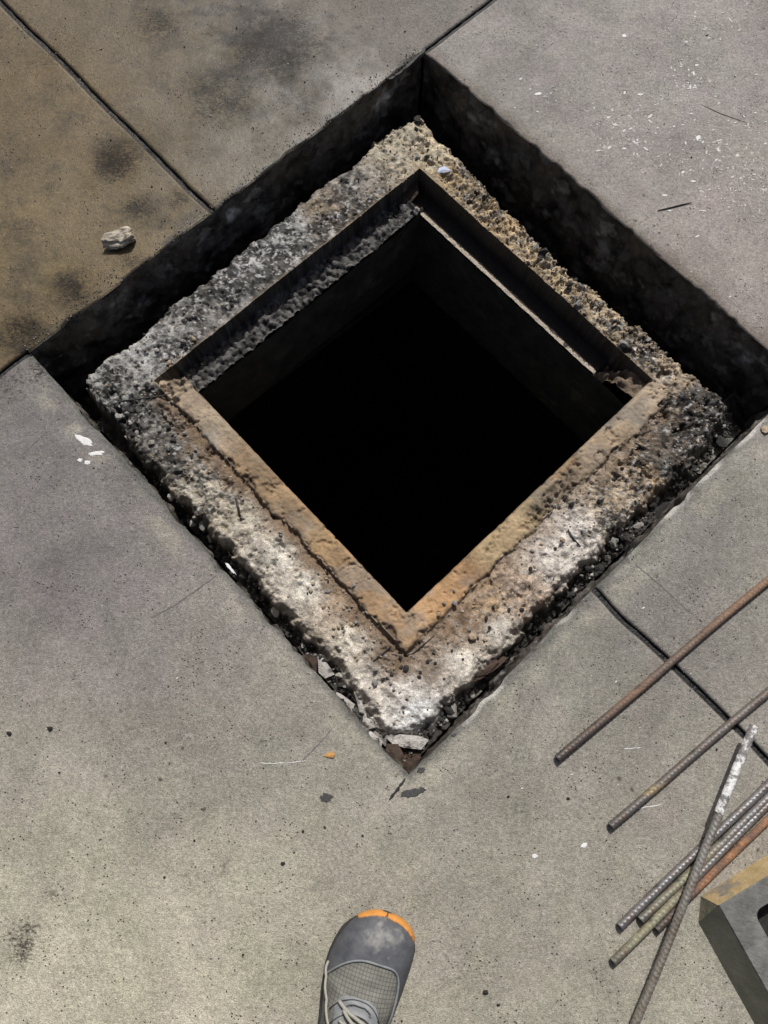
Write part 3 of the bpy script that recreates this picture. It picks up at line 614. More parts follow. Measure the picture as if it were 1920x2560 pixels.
def blob(name, px, py, rx, ry, rot, mat, parent, seed, th=.0007):
    r = random.Random(seed); g = ground3(px, py, 0); n = 22; V = []
    pr = [1+.55*(fbm(np.array([3*math.cos(2*math.pi*i/n)+seed]), np.array([3*math.sin(2*math.pi*i/n)]), seed, 4)[0]-.5)*2 for i in range(n)]
    for ring, zt in ((1.0, .0003), (.8, th)):
        for i in range(n):
            a = 2*math.pi*i/n; x, y = rx*pr[i]*ring*math.cos(a), ry*pr[i]*ring*math.sin(a)
            V.append((g.x+x*math.cos(rot)-y*math.sin(rot), g.y+x*math.sin(rot)+y*math.cos(rot), g.z+zt))
    F = [(i, (i+1) % n, n+(i+1) % n, n+i) for i in range(n)] + [tuple(range(n, 2*n))]
    return link(name, mesh(name, V, F), mat, parent)
for i, (a, b, rx, ry, ro) in enumerate([(212, 1103, .017, .006, -.5), (238, 1134, .013, .004, .1), (218, 1157, .005, .004, 0), (200, 1150, .004, .003, 0), (575, 1420, .012, .0022, -.85), (1745, 345, .007, .004, 1.), (1345, 235, .007, .003, .3), (1560, 90, .005, .004, 0), (1337, 2140, .004, .003, 0), (1460, 2113, .005, .003, .4)]):
    blob('paint_splash', a, b, rx, ry, ro, M['white'], pavement, 30+i)
M['fleck'] = plain('dirty_white_flecks', (.44, .43, .42), (.72, .71, .70), 90, .8, .001)
FV, FF = [], []
FM = 2.0
fc = [(1740, 360, 40, 34), (1690, 300, 60, 28), (1850, 420, 60, 26), (1735, 190, 30, 24), (1345, 235, 30, 16), (1560, 345, 30, 12), (1520, 345, 30, 8), (1640, 240, 60, 16), (1870, 200, 40, 12), (1800, 60, 60, 12), (1750, 520, 60, 10), (1600, 430, 90, 14), (1850, 330, 50, 24), (1790, 440, 50, 26), (1900, 450, 30, 16), (1480, 130, 90, 8), (1750, 700, 120, 14), (300, 1450, 160, 12), (700, 1500, 90, 10), (1600, 1750, 160, 20), (1500, 2000, 160, 14)]
for cx_, cy_, sd, n_ in fc:
    for _ in range(int(n_*FM)):
        a, b = random.gauss(cx_, sd), random.gauss(cy_, sd*.8); p = at(a, b); u, v = uv(p)
        if -.01 < u < S+.012 and -.01 < v < S+.012: continue
        L_ = min(.0065, .0012*math.exp(abs(random.gauss(0, .75)))); L_ *= 1 if cx_ > 1300 and cy_ < 600 else .55; W_ = L_*random.uniform(.14, .5); ro = random.gauss(.55, .6); z_ = slab_z(u, v)+.0006; k0 = len(FV); m_ = 7
        for i in range(m_):
            t = 2*math.pi*i/m_; x_, y_ = L_*random.uniform(.55, 1.1)*math.cos(t), W_*random.uniform(.5, 1.2)*math.sin(t)
            FV.append((p[0]+x_*math.cos(ro)-y_*math.sin(ro), p[1]+x_*math.sin(ro)+y_*math.cos(ro), z_))
        FF.append(tuple(range(k0, k0+m_)))
kind(link('paint_flecks', mesh('paint_flecks', FV, FF), M['fleck'], pavement), 'stuff')
M['oil'] = plain('oil_spot', (.035, .034, .033), (.07, .068, .065), 220, .55, .0005)
for i, (a, b, rx, ry, ro) in enumerate([(1030, 1982, .016, .006, .2), (1055, 1974, .005, .004, 0), (1054, 1925, .006, .004, .4), (1136, 1838, .005, .003, 0), (815, 1995, .009, .006, 0)]):
    blob('oil_spot', a, b, rx, ry, ro, M['oil'], pavement, 60+i, .0005)

# ------------------------------------------------------------------ loose stones
def rock(seed, sub=2, sq=(1, 1, .7), cuts=9):
    r = random.Random(seed); bm = bmesh.new(); bmesh.ops.create_icosphere(bm, subdivisions=sub, radius=1)
    for _ in range(cuts):
        n = Vector((r.gauss(0, 1), r.gauss(0, 1), r.gauss(0, 1))).normalized(); d_ = r.uniform(.45, .85)
        for v in bm.verts:
            k = v.co.dot(n)-d_
            if k > 0: v.co -= n*k
    for v in bm.verts: v.co = Vector((v.co.x*sq[0], v.co.y*sq[1], v.co.z*sq[2]))*(1+.10*(r.random()-.5))
    return bm
ROCKS = [bm_mesh('stone', rock(i, 2, (1, .6+.06*(i % 6), .45+.08*(i % 5)))) for i in range(10)]
SMALL = [bm_mesh('pebble', rock(50+i, 1, (1, .7+.06*(i % 5), .6+.08*(i % 4)), 5)) for i in range(8)]
M['st_dark'] = plain('charred_stone', (.020, .019, .018), (.075, .072, .068), 140, .85, .003, extra=((.30, .28, .26), .60))
M['st_tan'] = plain('tan_pebble', (.30, .22, .14), (.46, .37, .27), 150, .75, .001)
M['st_grey'] = plain('grey_pebble', (.20, .19, .18), (.40, .38, .35), 150, .85, .002)
M['st_pale'] = plain('pale_rubble', (.40, .38, .34), (.66, .63, .58), 120, .9, .003, extra=((.12, .11, .10), .58))
def clones(bases, mat): 
    out = []
    for b in bases:
        c = b.copy(); c.materials.clear(); c.materials.append(mat); out.append(c)
    return out
RK = {k: clones(ROCKS, M[k]) for k in ('st_dark', 'st_tan', 'st_grey', 'st_pale')}
PB = {k: clones(SMALL, M[k]) for k in ('st_dark', 'st_tan', 'st_grey', 'st_pale')}
def put(name, me, x, y, z, r, label, cat, group):
    o = link(name, me, None, None); o.location = (x, y, z); o.scale = (r, r*random.uniform(.8, 1.1), r*random.uniform(.8, 1.1)); o.rotation_euler = (random.uniform(-.5, .5), random.uniform(-.5, .5), random.uniform(0, 6.28))
    return tag(o, label, cat, group)
def gap_stones(n, sampler, label, group, pale):
    for _ in range(n):
        u, v = sampler(); r = min(.015, .0045*math.exp(abs(random.gauss(0, .55)))); z = hz(u, v)
        kd = 'st_pale' if random.random() < pale(u, v) else ('st_grey' if random.random() < .18 else 'st_dark')
        wd = {'st_pale': 'pale', 'st_grey': 'grey', 'st_dark': 'charred black'}[kd]; sz_ = 'large ' if r > .010 else ('small ' if r < .006 else '')
        put('rubble_stone', random.choice(RK[kd]), *xy(u, v), z+r*.35, r, sz_+wd+' '+label, 'stone', sz_+wd+' '+group)
def samp_gap(fu, fv):
    def f():
        for _ in range(200):
            u, v = fu(), fv(); i, j = int(u/sp), int(v/sp)
            if 0 <= i < n1 and 0 <= j < n1 and dC[i, j] < -.006 and min(u, v, S-u, S-v) > .006: return u, v
        return u, v
    return f
U_ = random.uniform
gap_stones(110, samp_gap(lambda: U_(.004, .07), lambda: U_(.30, S-.03)), 'rubble stone in the gap between collar and the rim without rebar', 'rubble stones in the gap beside the bare pavement', lambda u, v: .10+.4*max(0, v-.6)/.3)
gap_stones(120, samp_gap(lambda: U_(.03, S-.06), lambda: U_(S-.07, S-.004)), 'rubble stone in the gap on the rebar side of the collar', 'rubble stones in the gap beside the rebars', lambda u, v: .22 if u < .5 else .06)
# pebbles lying on the collar
def scatter_px(pts, n, spread, rlo, rhi, kinds, label, group, z0=ZC, big=False):
    for _ in range(n):
        a, b = random.choice(pts); q = uvp(a+random.gauss(0, spread), b+random.gauss(0, spread), z0); r = random.uniform(rlo, rhi)*(1.7 if random.random() < .12 else 1)
        if us0-.002 < q[0] < us1+.01 and vs0-.002 < q[1] < vs1+.002: continue
        kd = random.choice(kinds); put('pebble', random.choice((RK if big else PB)[kd]), *xy(*q), hz(*q)+r*.45, r, {'st_tan': 'tan', 'st_dark': 'black', 'st_grey': 'grey', 'st_pale': 'pale'}[kd]+' '+label, 'pebble', {'st_tan': 'tan', 'st_dark': 'black', 'st_grey': 'grey', 'st_pale': 'pale'}[kd]+' '+group)
c5 = lambda x, y: (600+x/2.074, 1300+y/2.074)
c4 = lambda x, y: (960+x/1.728, 800+y/1.728)
c3 = lambda x, y: (x/1.728, 800+y/1.728)
c2 = lambda x, y: (960+x/1.728, y/1.728)
scatter_px([c5(*p) for p in ((430, 270), (230, 90), (380, 355), (420, 420), (470, 350), (500, 560), (560, 430), (580, 370), (520, 540), (640, 520), (700, 620), (600, 560), (480, 490), (540, 610))], 44, 14, .0022, .0048, ['st_tan', 'st_grey', 'st_tan', 'st_dark'], 'small pebble on the white collar edge beside the long tan lip', 'pebbles on the pale collar side')
scatter_px([c5(*p) for p in ((740, 720), (780, 780), (740, 830), (780, 850), (900, 800), (830, 940), (720, 700), (860, 750), (930, 720), (1000, 690), (1100, 640))], 34, 15, .0020, .0048, ['st_tan', 'st_dark', 'st_grey', 'st_dark'], 'small pebble on the collar at the outer corner of the tan lip', 'pebbles at the lip corner')
scatter_px([c4(*p) for p in ((400, 1370), (440, 1330), (580, 1140), (690, 890), (830, 740), (880, 830), (760, 810), (1000, 700), (1100, 640), (1180, 620), (700, 980), (620, 1000), (480, 1250), (300, 1250), (1230, 560))], 44, 22, .0020, .0055, ['st_dark', 'st_dark', 'st_tan', 'st_grey'], 'small pebble on the collar along the rebar side', 'pebbles on the rebar side of the collar')
scatter_px([c3(*p) for p in ((400, 250), (620, 100), (560, 380), (600, 350), (700, 440), (820, 600), (890, 660), (740, 520), (520, 430))], 42, 26, .0024, .0070, ['st_dark', 'st_grey', 'st_grey', 'st_pale'], 'small pebble on the blackened collar corner by the twig', 'pebbles on the blackened collar corner')
scatter_px([c2(*p) for p in ((520, 930), (580, 970), (700, 1120), (740, 1150), (810, 1200), (880, 1290), (910, 1300), (1010, 1410), (1040, 1470), (1110, 1490), (860, 1260), (640, 1050), (430, 840), (330, 780), (160, 550), (180, 670), (60, 530))], 92, 17, .0026, .0070, ['st_tan', 'st_tan', 'st_grey', 'st_dark', 'st_grey'], 'wet pebble in the gravelly tan side of the collar', 'pebbles on the gravelly collar side', ZC, True)
scatter_px([c2(*p) for p in ((90, 900), (150, 880), (20, 890), (100, 940), (240, 940), (50, 960))], 12, 8, .003, .0075, ['st_dark', 'st_grey', 'st_dark'], 'stone on the seat ledge at the rusty corner flake', 'stones on the seat corner', ZL)
scatter_px([(470, 880), (430, 905), (500, 850), (450, 930)], 16, 14, .002, .0055, ['st_tan', 'st_dark', 'st_grey'], 'small stone where the tan lip meets the seat', 'stones at the start of the lip')
# embedded aggregate: too many to pick apart
def joined(name, n, sampler, rad, mat_cols, parent, mat):
    base = SMALL[1]; bv = np.array([v.co[:] for v in base.vertices]); bf = np.array([list(p.vertices) for p in base.polygons]); V, F, Cc = [], [], []
    for k in range(n):
        x, y, z = sampler(); r = rad(); e = Euler((U_(0, 6), U_(0, 6), U_(0, 6))).to_matrix(); R = np.array(e)
        V.append((bv*[r, r*U_(.7, 1), r*U_(.6, .9)])@R.T + [x, y, z]); F.append(bf+k*len(bv)); Cc.append(np.tile(np.array(random.choice(mat_cols))*U_(.6, 1.3), (len(bv), 1)))
    me = mesh(name, np.concatenate(V), np.concatenate(F)); set_col(me, 'tint', np.concatenate(Cc)); set_f(me, 'wet', np.full(len(me.vertices), .35))
    return kind(link(name, me, mat, parent), 'stuff')
def s_agg():
    while True:
        u, v = U_(0, S), U_(0, S); i, j = int(u/sp), int(v/sp)
        if dC[i, j] > .004 and not inF[i, j] and random.random() < agg[i, j]*.9+.02: return (*xy(u, v), zz[i, j]+.0003)
joined('aggregate', 1500, s_agg, lambda: U_(.0014, .0040), [(.36, .27, .17), (.30, .24, .17), (.42, .36, .27), (.05, .045, .04), (.22, .19, .16)], collar, M['collar'])
def s_gap():
    f = samp_gap(lambda: U_(.003, .07), lambda: U_(.22, S-.01)) if random.random() < .5 else samp_gap(lambda: U_(.02, S-.05), lambda: U_(S-.07, S-.003))
    u, v = f(); return (*xy(u, v), hz(u, v)+.001)
g = joined('gap_grit', 1800, s_gap, lambda: U_(.0015, .0045), [(.03, .028, .026), (.05, .047, .044), (.09, .085, .08), (.28, .26, .23), (.05, .035, .025)], None, M['dirt'])
g['label'] = 'fine dark grit and crumbs spilled in the gap'; g['category'] = 'grit'
def s_floor():
    while True:
        a, b = U_(0, 1920), U_(0, 2560); p = at(a, b); u, v = uv(p)
        if not (-.004 < u < S+.004 and -.004 < v < S+.004):
            if v < 0 or random.random() < .22: return (p[0], p[1], slab_z(u, v)+.0004)
g = joined('pavement_grit', 1100, s_floor, lambda: U_(.0007, .0019)*(1.8 if random.random() < .06 else 1), [(.012, .011, .010), (.018, .016, .014), (.03, .025, .02), (.45, .42, .37), (.03, .022, .014)], None, M['dirt'])
g['label'] = 'fine grit scattered over the concrete pavement'; g['category'] = 'grit'
def s_rim():
    u = U_(0, S); v = -abs(random.gauss(0, .012)) - .001; return (*xy(u, v), slab_z(u, v)+.0006)
g = joined('rim_crumbs', 420, s_rim, lambda: U_(.0007, .0024), [(.02, .018, .016), (.03, .028, .025), (.20, .16, .10), (.4, .36, .3)], None, M['dirt'])
g['label'] = 'wet crumbs strewn along the brown slab rim'; g['category'] = 'grit'

# single pieces
M['chunk'] = plain('broken_concrete_chunk', (.36, .31, .24), (.62, .56, .46), 45, .9, .003, extra=((.07, .048, .030), .54))
bm = rock(301, 4, (.034, .0165, .0135), 12)
for v in bm.verts: v.co *= 1+.22*(fbm(np.array([v.co.x*160+3]), np.array([v.co.y*160+v.co.z*120]), 5, 3)[0]-.5)
for v in bm.verts:
    if v.co.z > .004: v.co.z += .007*fbm(np.array([v.co.x*55]), np.array([v.co.y*90]), 8, 3)[0]
o = link('concrete_chunk', bm_mesh('concrete_chunk', bm), M['chunk']); p = ground3(302, 604); o.location = (p.x, p.y, p.z+.0095); o.rotation_euler = (0, .0, math.radians(24))
tag(o, 'broken cream and brown concrete chunk lying on the brown wet slab', 'concrete chunk')
M['wire'] = plain('dark_wire', (.012, .012, .012), (.04, .036, .032), 200, .5, .0004)
def wire(name, pts, rad, label, cat, z=None, mat='wire', taper=True):
    P = [ground3(*q, rad*1.05) if z is None else Vector((*at(*q, z), hz(*uvp(*q, z))+rad)) for q in pts]
    n = len(P); V, F = tube(P, [rad*(.45 if taper and i in (0, n-1) else 1) for i in range(n)], 7)
    o = link(name, mesh(name, V, F), M[mat], None, True); return tag(o, label, cat)
wire('wire', [(1643, 528), (1672, 521), (1700, 514), (1727, 508)], .0013, 'short black wire lying alone on the white-flecked slab', 'wire')
wire('wire', [(1752, 262), (1800, 284), (1868, 308)], .0005, 'hair-thin bent wire among the white paint flecks', 'wire')
wire('twig', [c3(470, 362), c3(540, 350), c3(620, 336), c3(690, 326), c3(752, 318)], .0015, 'thin dark twig across the blackened collar corner', 'twig', ZC)
wire('twig', [c3(1018, 770), c3(1030, 815), c3(1036, 862)], .0022, 'short stubby dark twig on the cream part of the collar', 'twig', ZC)
wire('twig', [c3(975, 725), c3(995, 705), c3(1015, 682)], .0008, 'fine tan splinter on the collar beside the brown groove', 'twig', ZC)
wire('twig', [c4(795, 905), c4(815, 940), c4(850, 978)], .0017, 'curved dark twig on the white patch of the collar', 'twig', ZC)
wire('twig', [c5(690, 735), c5(740, 690), c5(800, 640)], .0018, 'black forked twig at the outer corner of the tan lip', 'twig', ZC)
wire('twig', [c5(785, 690), c5(830, 705), c5(900, 690), c5(960, 640), c5(1010, 595)], .0012, 'long black root curling round the tip of the lip', 'twig', ZC)
wire('twig', [c4(960, 600), c4(962, 640)], .0009, 'fine upright splinter on the brown collar near the cracked lip', 'twig', ZC)
wire('twig', [c4(1090, 500), c4(1140, 480), c4(1185, 470)], .0010, 'thin dark twig near the broken end of the lip', 'twig', ZC)
def flake(name, poly, z, th, label, cat, mat, group=None, ground=False, tilt=(0, 0), zb=None):
    """irregular thin piece from a pixel outline at height z, resting on what is below"""
    P = [at(a, b, z) for a, b in poly]; c = sum(P)/len(P); n = len(P)
    u, v = uv(c); zb = zb if zb is not None else (slab_z(u, v) if ground else hz(u, v)); V = []
    for t in (0, 1):
        for i, q in enumerate(P):
            d_ = q-c; V.append((q[0], q[1], zb+.001+th*t+tilt[0]*d_[0]+tilt[1]*d_[1]+random.uniform(-.3, .3)*th))
    V.append((c[0], c[1], zb+.0012+th*1.4)); F = [tuple(range(n))[::-1]] + [(i, (i+1) % n, n+(i+1) % n, n+i) for i in range(n)] + [(n+i, n+(i+1) % n, 2*n) for i in range(n)]
    o = link(name, mesh(name, V, F), M[mat]); return tag(o, label, cat, group)
M['leaf'] = plain('dry_leaf', (.42, .20, .06), (.60, .34, .12), 200, .7, .001)
M['wood'] = plain('charred_wood', (.028, .018, .014), (.085, .055, .042), 110, .85, .003, extra=((.03, .025, .022), .55))
M['ashwood'] = plain('ash_coated_wood', (.34, .32, .30), (.56, .54, .51), 150, .95, .004, extra=((.07, .06, .055), .52))
M['glass'] = plain('blue_shard', (.40, .46, .66), (.62, .66, .80), 200, .25, .0005)
flake('dry_leaf', [(808, 1890), (820, 1882), (832, 1878), (838, 1886), (834, 1894), (822, 1893)], 0, .0015, 'tiny orange dry leaf on the pavement outside the pit corner', 'leaf', 'leaf', None, True, (.15, .1))
flake('dry_leaf', [(1900, 1072), (1908, 1066), (1920, 1070), (1921, 1080), (1911, 1085), (1903, 1080)], 0, .003, 'tan dry leaf on the pavement near the far end of the steel rim', 'leaf', 'st_tan', None, True, (.1, 0))
flake('glass_shard', [c2(222, 742), c2(240, 725), c2(262, 722), c2(288, 740), c2(270, 746)], ZC, .0015, 'small pale blue shard on the collar above the seat corner', 'shard', 'glass', None, False, (.1, .25))
flake('metal_flake', [c2(60, 832), c2(92, 812), c2(142, 810), c2(150, 850), c2(118, 880), c2(86, 905), c2(78, 860)], ZL, .004, 'rusty dark metal flake standing in the seat corner', 'metal flake', 'wood', None, False, (.1, .35), ZL+.006)
for poly, lab, mt, th in [
    ([c5(320, 700), (c5(360, 690)), c5(400, 720), c5(395, 790), c5(360, 760), c5(325, 735)], 'brown charred wood piece wedged in the gap beside a pale splinter', 'wood', .008),
    ([c5(400, 705), c5(430, 700), c5(470, 770), c5(488, 800), c5(440, 820), c5(405, 790)], 'ash-grey wood splinter next to a brown charred piece', 'ashwood', .009),
    ([c5(1180, 850), c5(1200, 815), c5(1310, 735), c5(1370, 705), c5(1400, 712), c5(1330, 775), c5(1250, 825)], 'long reddish brown wood splinter along the gap near the pit corner', 'wood', .008),
    ([c5(470, 880), c5(520, 900), c5(600, 960), c5(630, 1000), c5(600, 1020), c5(540, 960), c5(480, 920)], 'long pale ash-coated splinter lying along the rim', 'ashwood', .005),
    ([c5(590, 890), c5(620, 900), c5(640, 970), c5(660, 1010), c5(620, 1000), c5(605, 940)], 'narrow pale splinter crossing the long one', 'ashwood', .005),
    ([c5(620, 1060), c5(650, 1020), c5(690, 1040), c5(700, 1075), c5(660, 1090), c5(640, 1085)], 'square chip of pale ash-coated wood above the gap hollow', 'ashwood', .006),
    ([c5(620, 1080), c5(680, 1095), c5(740, 1150), c5(725, 1200), c5(670, 1150)], 'broad pale ash-coated chip beside the gap hollow', 'ashwood', .006),
    ([c5(760, 1130), c5(830, 1110), c5(930, 1120), c5(980, 1140), c5(940, 1190), c5(850, 1180), c5(790, 1160)], 'crumpled pale plaster lump spanning the pit corner', 'ashwood', .012),
    ([c5(760, 1160), c5(820, 1160), c5(850, 1220), c5(830, 1290), c5(780, 1250), c5(755, 1200)], 'grey brown wood block set in the pit corner', 'wood', .012),
    ([c5(820, 1280), c5(860, 1250), c5(930, 1210), c5(940, 1230), c5(880, 1310), c5(850, 1330)], 'dark red brown wood chip at the very tip of the pit corner', 'wood', .008),
    ([c4(1160, 820), c4(1200, 770), c4(1270, 760), c4(1275, 800), c4(1210, 850)], 'flat dark slate piece in the gap on the rebar side', 'crumb', .004),
    ([c4(380, 1545), c4(420, 1500), c4(480, 1460), c4(500, 1475), c4(450, 1530)], 'short brown splinter leaning at the collar foot', 'wood', .005)]:
    flake('wood_chip' if mt != 'crumb' else 'slate_piece', poly, -.085, th, lab, 'wood chip' if mt != 'crumb' else 'slate', mt, None, False, (U_(-.15, .15), U_(-.15, .15)))
for i, (a, b, r) in enumerate([(25, 1833, .008), (127, 1820, .008), (415, 1856, .004), (708, 2157, .006), (758, 2077, .005), (412, 2192, .004), (608, 2385, .004), (1215, 2478, .009), (735, 2130, .003), (1245, 2510, .005), (907, 2088, .004), (1420, 1995, .005), (1270, 1990, .004)]):
    pl = [(a+r*1000*(.5+.6*random.random())*math.cos(t*6.283/7), b+r*1000*.6*(.6+.6*random.random())*math.sin(t*6.283/7)) for t in range(7)]
    flake('tar_crumb', pl, 0, r*.35, 'small flat black tar crumb on the pale pavement', 'crumb', 'crumb', 'tar crumbs on the pavement', True)

# ------------------------------------------------------------------ reinforcing bars
k = NT('bar_steel'); tint = k.attr('tint', 'Color'); rust = k.attr('rust')
n_ = k.noise(260, 4, .7); col = k.scale_col(tint, k.ramp(n_, .3, .7, .6, 1.4)); col = k.mix(k.math('MULTIPLY', k.ramp(k.noise(70, 5, .75, seed=2.), .50, .66), .6), col, (.15, .085, .052)); col = k.mix(k.math('MULTIPLY', k.ramp(k.noise(45, 4, .7, seed=6.), .58, .70), .6), col, (.035, .03, .028))
M['bar'] = k.done(col, k.ramp(rust, 0, 1, .42, .85), k.bump(k.noise(500, 3), .0006, .6), k.ramp(rust, 0, 1, .55, .0))
k = NT('flaking_white_paint'); col = k.mix(k.ramp(k.noise(75, 6, .8), .46, .54), (.76, .76, .75), (.20, .19, .18)); M['tip'] = k.done(col, .6, k.bump(k.noise(200, 4, .7), .001, .8))
BR = .0053
def bar_mesh(name, x0, x1, stops, seed, r0=BR, amp=.0008, bulge=0):
    pitch = .0068; nx = int((x1-x0)/(pitch/6)); ns = 16
    x = np.linspace(x0, x1, nx+1)[:, None]; th = (np.arange(ns)/ns*2*math.pi)[None, :]
    ph = x/pitch + .85*np.abs(((th/math.pi) % 1)-.5)*2*np.where(th < math.pi, 1, -1); fr = ph-np.floor(ph)
    r = r0 + bulge + amp*np.exp(-((fr-.5)/.17)**2) + .0005*np.exp(-((((th/math.pi) % 1)-0)/.06)**2)+.0005*np.exp(-((((th/math.pi) % 1)-1)/.06)**2) + .0003*(fbm(x*150+seed, th*2, seed, 2)-.5)
    V = np.stack([x+0*th, r*np.cos(th)+.0022*np.sin(x*5.1+seed)+.0008*np.sin(x*17+seed*2)-.0022*math.sin(seed), r*np.sin(th)], 2).reshape(-1, 3)
    i, j = np.meshgrid(np.arange(nx), np.arange(ns), indexing='ij'); a = (i*ns+j).ravel(); b = (i*ns+(j+1) % ns).ravel()
    F = np.stack([a, b, b+ns, a+ns], 1)
    me = mesh(name, V, F)
    if stops:
        xs = np.array([s_[0] for s_ in stops]); cs = np.array([s_[1] for s_ in stops]); rs = np.array([s_[2] for s_ in stops])
        xq = V[:, 0] + .05*(fbm(V[:, 0]*40, V[:, 1]*200+seed, seed, 3)-.5)
        set_col(me, 'tint', np.stack([np.interp(xq, xs, cs[:, q]) for q in range(3)], 1)); set_f(me, 'rust', np.interp(xq, xs, rs))
    return me
def cap_mesh(name, x, r, s_):
    V = [(x, r*math.cos(t*math.pi/8), r*math.sin(t*math.pi/8)) for t in range(16)] + [(x-s_*.0012, 0, 0)]
    return mesh(name, V, [(i, (i+1) % 16, 16) for i in range(16)])
DK, GR, RU, OR, YE = (.085, .080, .076), (.20, .195, .195), (.20, .125, .085), (.38, .17, .075), (.26, .25, .17)
def rebar(p0, p1, z0, z1, length, stops, label, seed, group=None, r=BR):
    a = at(*p0, z0); b = at(*p1, z1); A = Vector((*a, z0)); B = Vector((*b, z1)); dr = (B-A).normalized()
    o = link('rebar', bar_mesh('rebar', 0, length, stops, seed, r), M['bar'], None, True)
    o.matrix_world = Matrix.Translation(A) @ dr.to_track_quat('X', 'Z').to_matrix().to_4x4()
    tag(o, label, 'rebar', group)
    link('cut_end', cap_mesh('cut_end', 0, r*1.03, 1), M['cut'], o); link('cut_end', cap_mesh('cut_end', length, r*1.03, -1), M['cut'], o)
    return o
Zr = BR+.0012
rebar((1394, 1898), (1920, 1447), Zr, Zr, 1.15, [(0, DK, .2), (.10, (.12, .09, .075), .5), (.16, RU, .9), (.20, (.13, .10, .085), .6), (.27, (.15, .11, .085), .6), (.36, RU, .8), (.5, (.22, .14, .09), .9), (1.2, RU, .9)], 'single brownish rebar lying nearest the pit', 1)
rebar((1526, 2065), (1920, 1724), Zr, Zr, 1.15, [(0, (.12, .115, .11), .3), (.07, (.15, .14, .13), .3), (.09, (.30, .24, .13), .6), (.105, (.14, .13, .12), .3), (.4, (.16, .14, .125), .4), (1.2, (.17, .14, .12), .5)], 'single grey-brown rebar with a yellow spot, between lone bar and bundle', 2)
rebar((1549, 2316), (1920, 1953), Zr, Zr, 1.1, [(0, GR, .1), (1.2, GR, .15)], 'grey rebar on the pit side of the bundle', 3)
rebar((1602, 2301), (1920, 1992), Zr, Zr, 1.1, [(0, (.17, .165, .15), .2), (.1, YE, .5), (.2, GR, .2), (1.2, (.16, .15, .15), .3)], 'grey rebar second in the bundle, its end stepped back', 4)
rebar((1532, 2404), (1920, 2019), Zr, Zr, 1.1, [(0, (.15, .145, .12), .4), (.05, YE, .6), (.12, YE, .6), (.17, GR, .1), (1.2, (.24, .235, .235), .1)], 'yellowish-ended rebar sticking out farthest from the bundle', 5)
rebar((1641, 2324), (1920, 2056), .0048+.001, .0048+.001, 1.1, [(0, DK, .3), (.07, (.12, .09, .075), .5), (.10, (.30, .15, .08), 1), (.13, (.14, .09, .065), 1), (.16, (.32, .16, .08), 1), (.19, (.15, .095, .07), 1), (.24, (.30, .15, .08), 1), (.30, (.16, .10, .07), 1), (1.2, (.3, .16, .08), 1)], 'orange rusted rebar beside the hollow block', 6, None, .0048)
# the bar lying across the bundle, white paint on its raised end
zx = Zr*2+BR+.0016                                    # axis height where it rests on the bundle
lo, tp_ = (1588, 2560), (1886, 1815)
zt_, zlo = zx+.018, .012
dA = Vector((*at(*tp_, zt_), zt_)); dB = Vector((*at(*lo, zlo), zlo)); Lw = (dB-dA).length; dr = (dB-dA).normalized(); LT = .135; LEN = Lw+.06
o = link('rebar', bar_mesh('rebar', LT, LEN, [(0, (.22, .21, .20), .3), (LT+.05, (.26, .25, .23), .3), (.3, (.19, .175, .15), .4), (.6, (.22, .20, .165), .5)], 7), M['bar'], None, True)
o.matrix_world = Matrix.Translation(dA) @ dr.to_track_quat('X', 'Z').to_matrix().to_4x4(); tag(o, 'long rebar with a white painted end lying across the bundle', 'rebar')
link('painted_tip', bar_mesh('painted_tip', 0, LT, None, 8, BR+.0007, .0004), M['tip'], o, True)['label'] = 'end coated in flaking white paint'
link('cut_end', cap_mesh('cut_end', 0, BR*1.05, 1), M['tip'], o); link('cut_end', cap_mesh('cut_end', LEN, BR*1.03, -1), M['cut'], o)

# ------------------------------------------------------------------ hollow block at the frame edge
M['block'] = plain('cast_grey_block', (.09, .092, .088), (.20, .20, .185), 34, .8, .003, extra=((.27, .26, .23), .60))
M['blockside'] = plain('olive_lit_block_side', (.24, .23, .16), (.36, .34, .25), 30, .8, .002, extra=((.10, .095, .07), .62))  # olive lamplight falling on this side is painted into its colour
M['ochre'] = plain('ochre_edge', (.34, .25, .12), (.50, .38, .21), 40, .85, .002, extra=((.22, .20, .16), .58))
HB = .05
ct = at(1797, 2265, HB); e1 = at(1920, 2191, HB)-ct; e1 /= np.linalg.norm(e1); e2 = np.array([e1[1], -e1[0]])
cb = at(1771, 2249, 0); dl_ = at(1746, 2306, 0)
hc = at(1882, 2281, HB); ha, hb = (hc-ct).dot(e1), (hc-ct).dot(e2)
kb = cb-ct; ka, kb2 = kb.dot(e1), kb.dot(e2); kd = dl_-ct; da, db = kd.dot(e1), kd.dot(e2)
W1, W2 = .26, .34
print('block', ka, kb2, da, db, ha, hb)
tree = thing('hollow_block', 'grey hollow cast block with ochre edge and sloped side in olive light', 'block', (ct[0], ct[1], 0))
def bl(a, b, z): q = e1*a+e2*b; return (q[0], q[1], z)
def ring(a0, a1, b0, b1, r, z, n=5):
    P = []
    for (ca, cb_, s0) in ((a0+r, b0+r, math.pi), (a1-r, b0+r, 1.5*math.pi), (a1-r, b1-r, 0), (a0+r, b1-r, .5*math.pi)):
        for i in range(n+1): t = s0+i/n*math.pi/2; P.append(bl(ca+r*math.cos(t), cb_+r*math.sin(t), z))
    return P
sl_ = da                                             # foot of the sloped side (negative)
n = 24
top_o = ring(.0015, W1, .0015, W2, .003, HB); top_o2 = ring(0, W1+.0015, 0, W2+.0015, .004, HB-.0025)
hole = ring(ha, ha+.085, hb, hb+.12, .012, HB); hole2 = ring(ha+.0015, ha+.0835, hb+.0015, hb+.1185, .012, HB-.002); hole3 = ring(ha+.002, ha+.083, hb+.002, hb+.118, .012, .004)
V = top_o+top_o2+hole+hole2; F = []
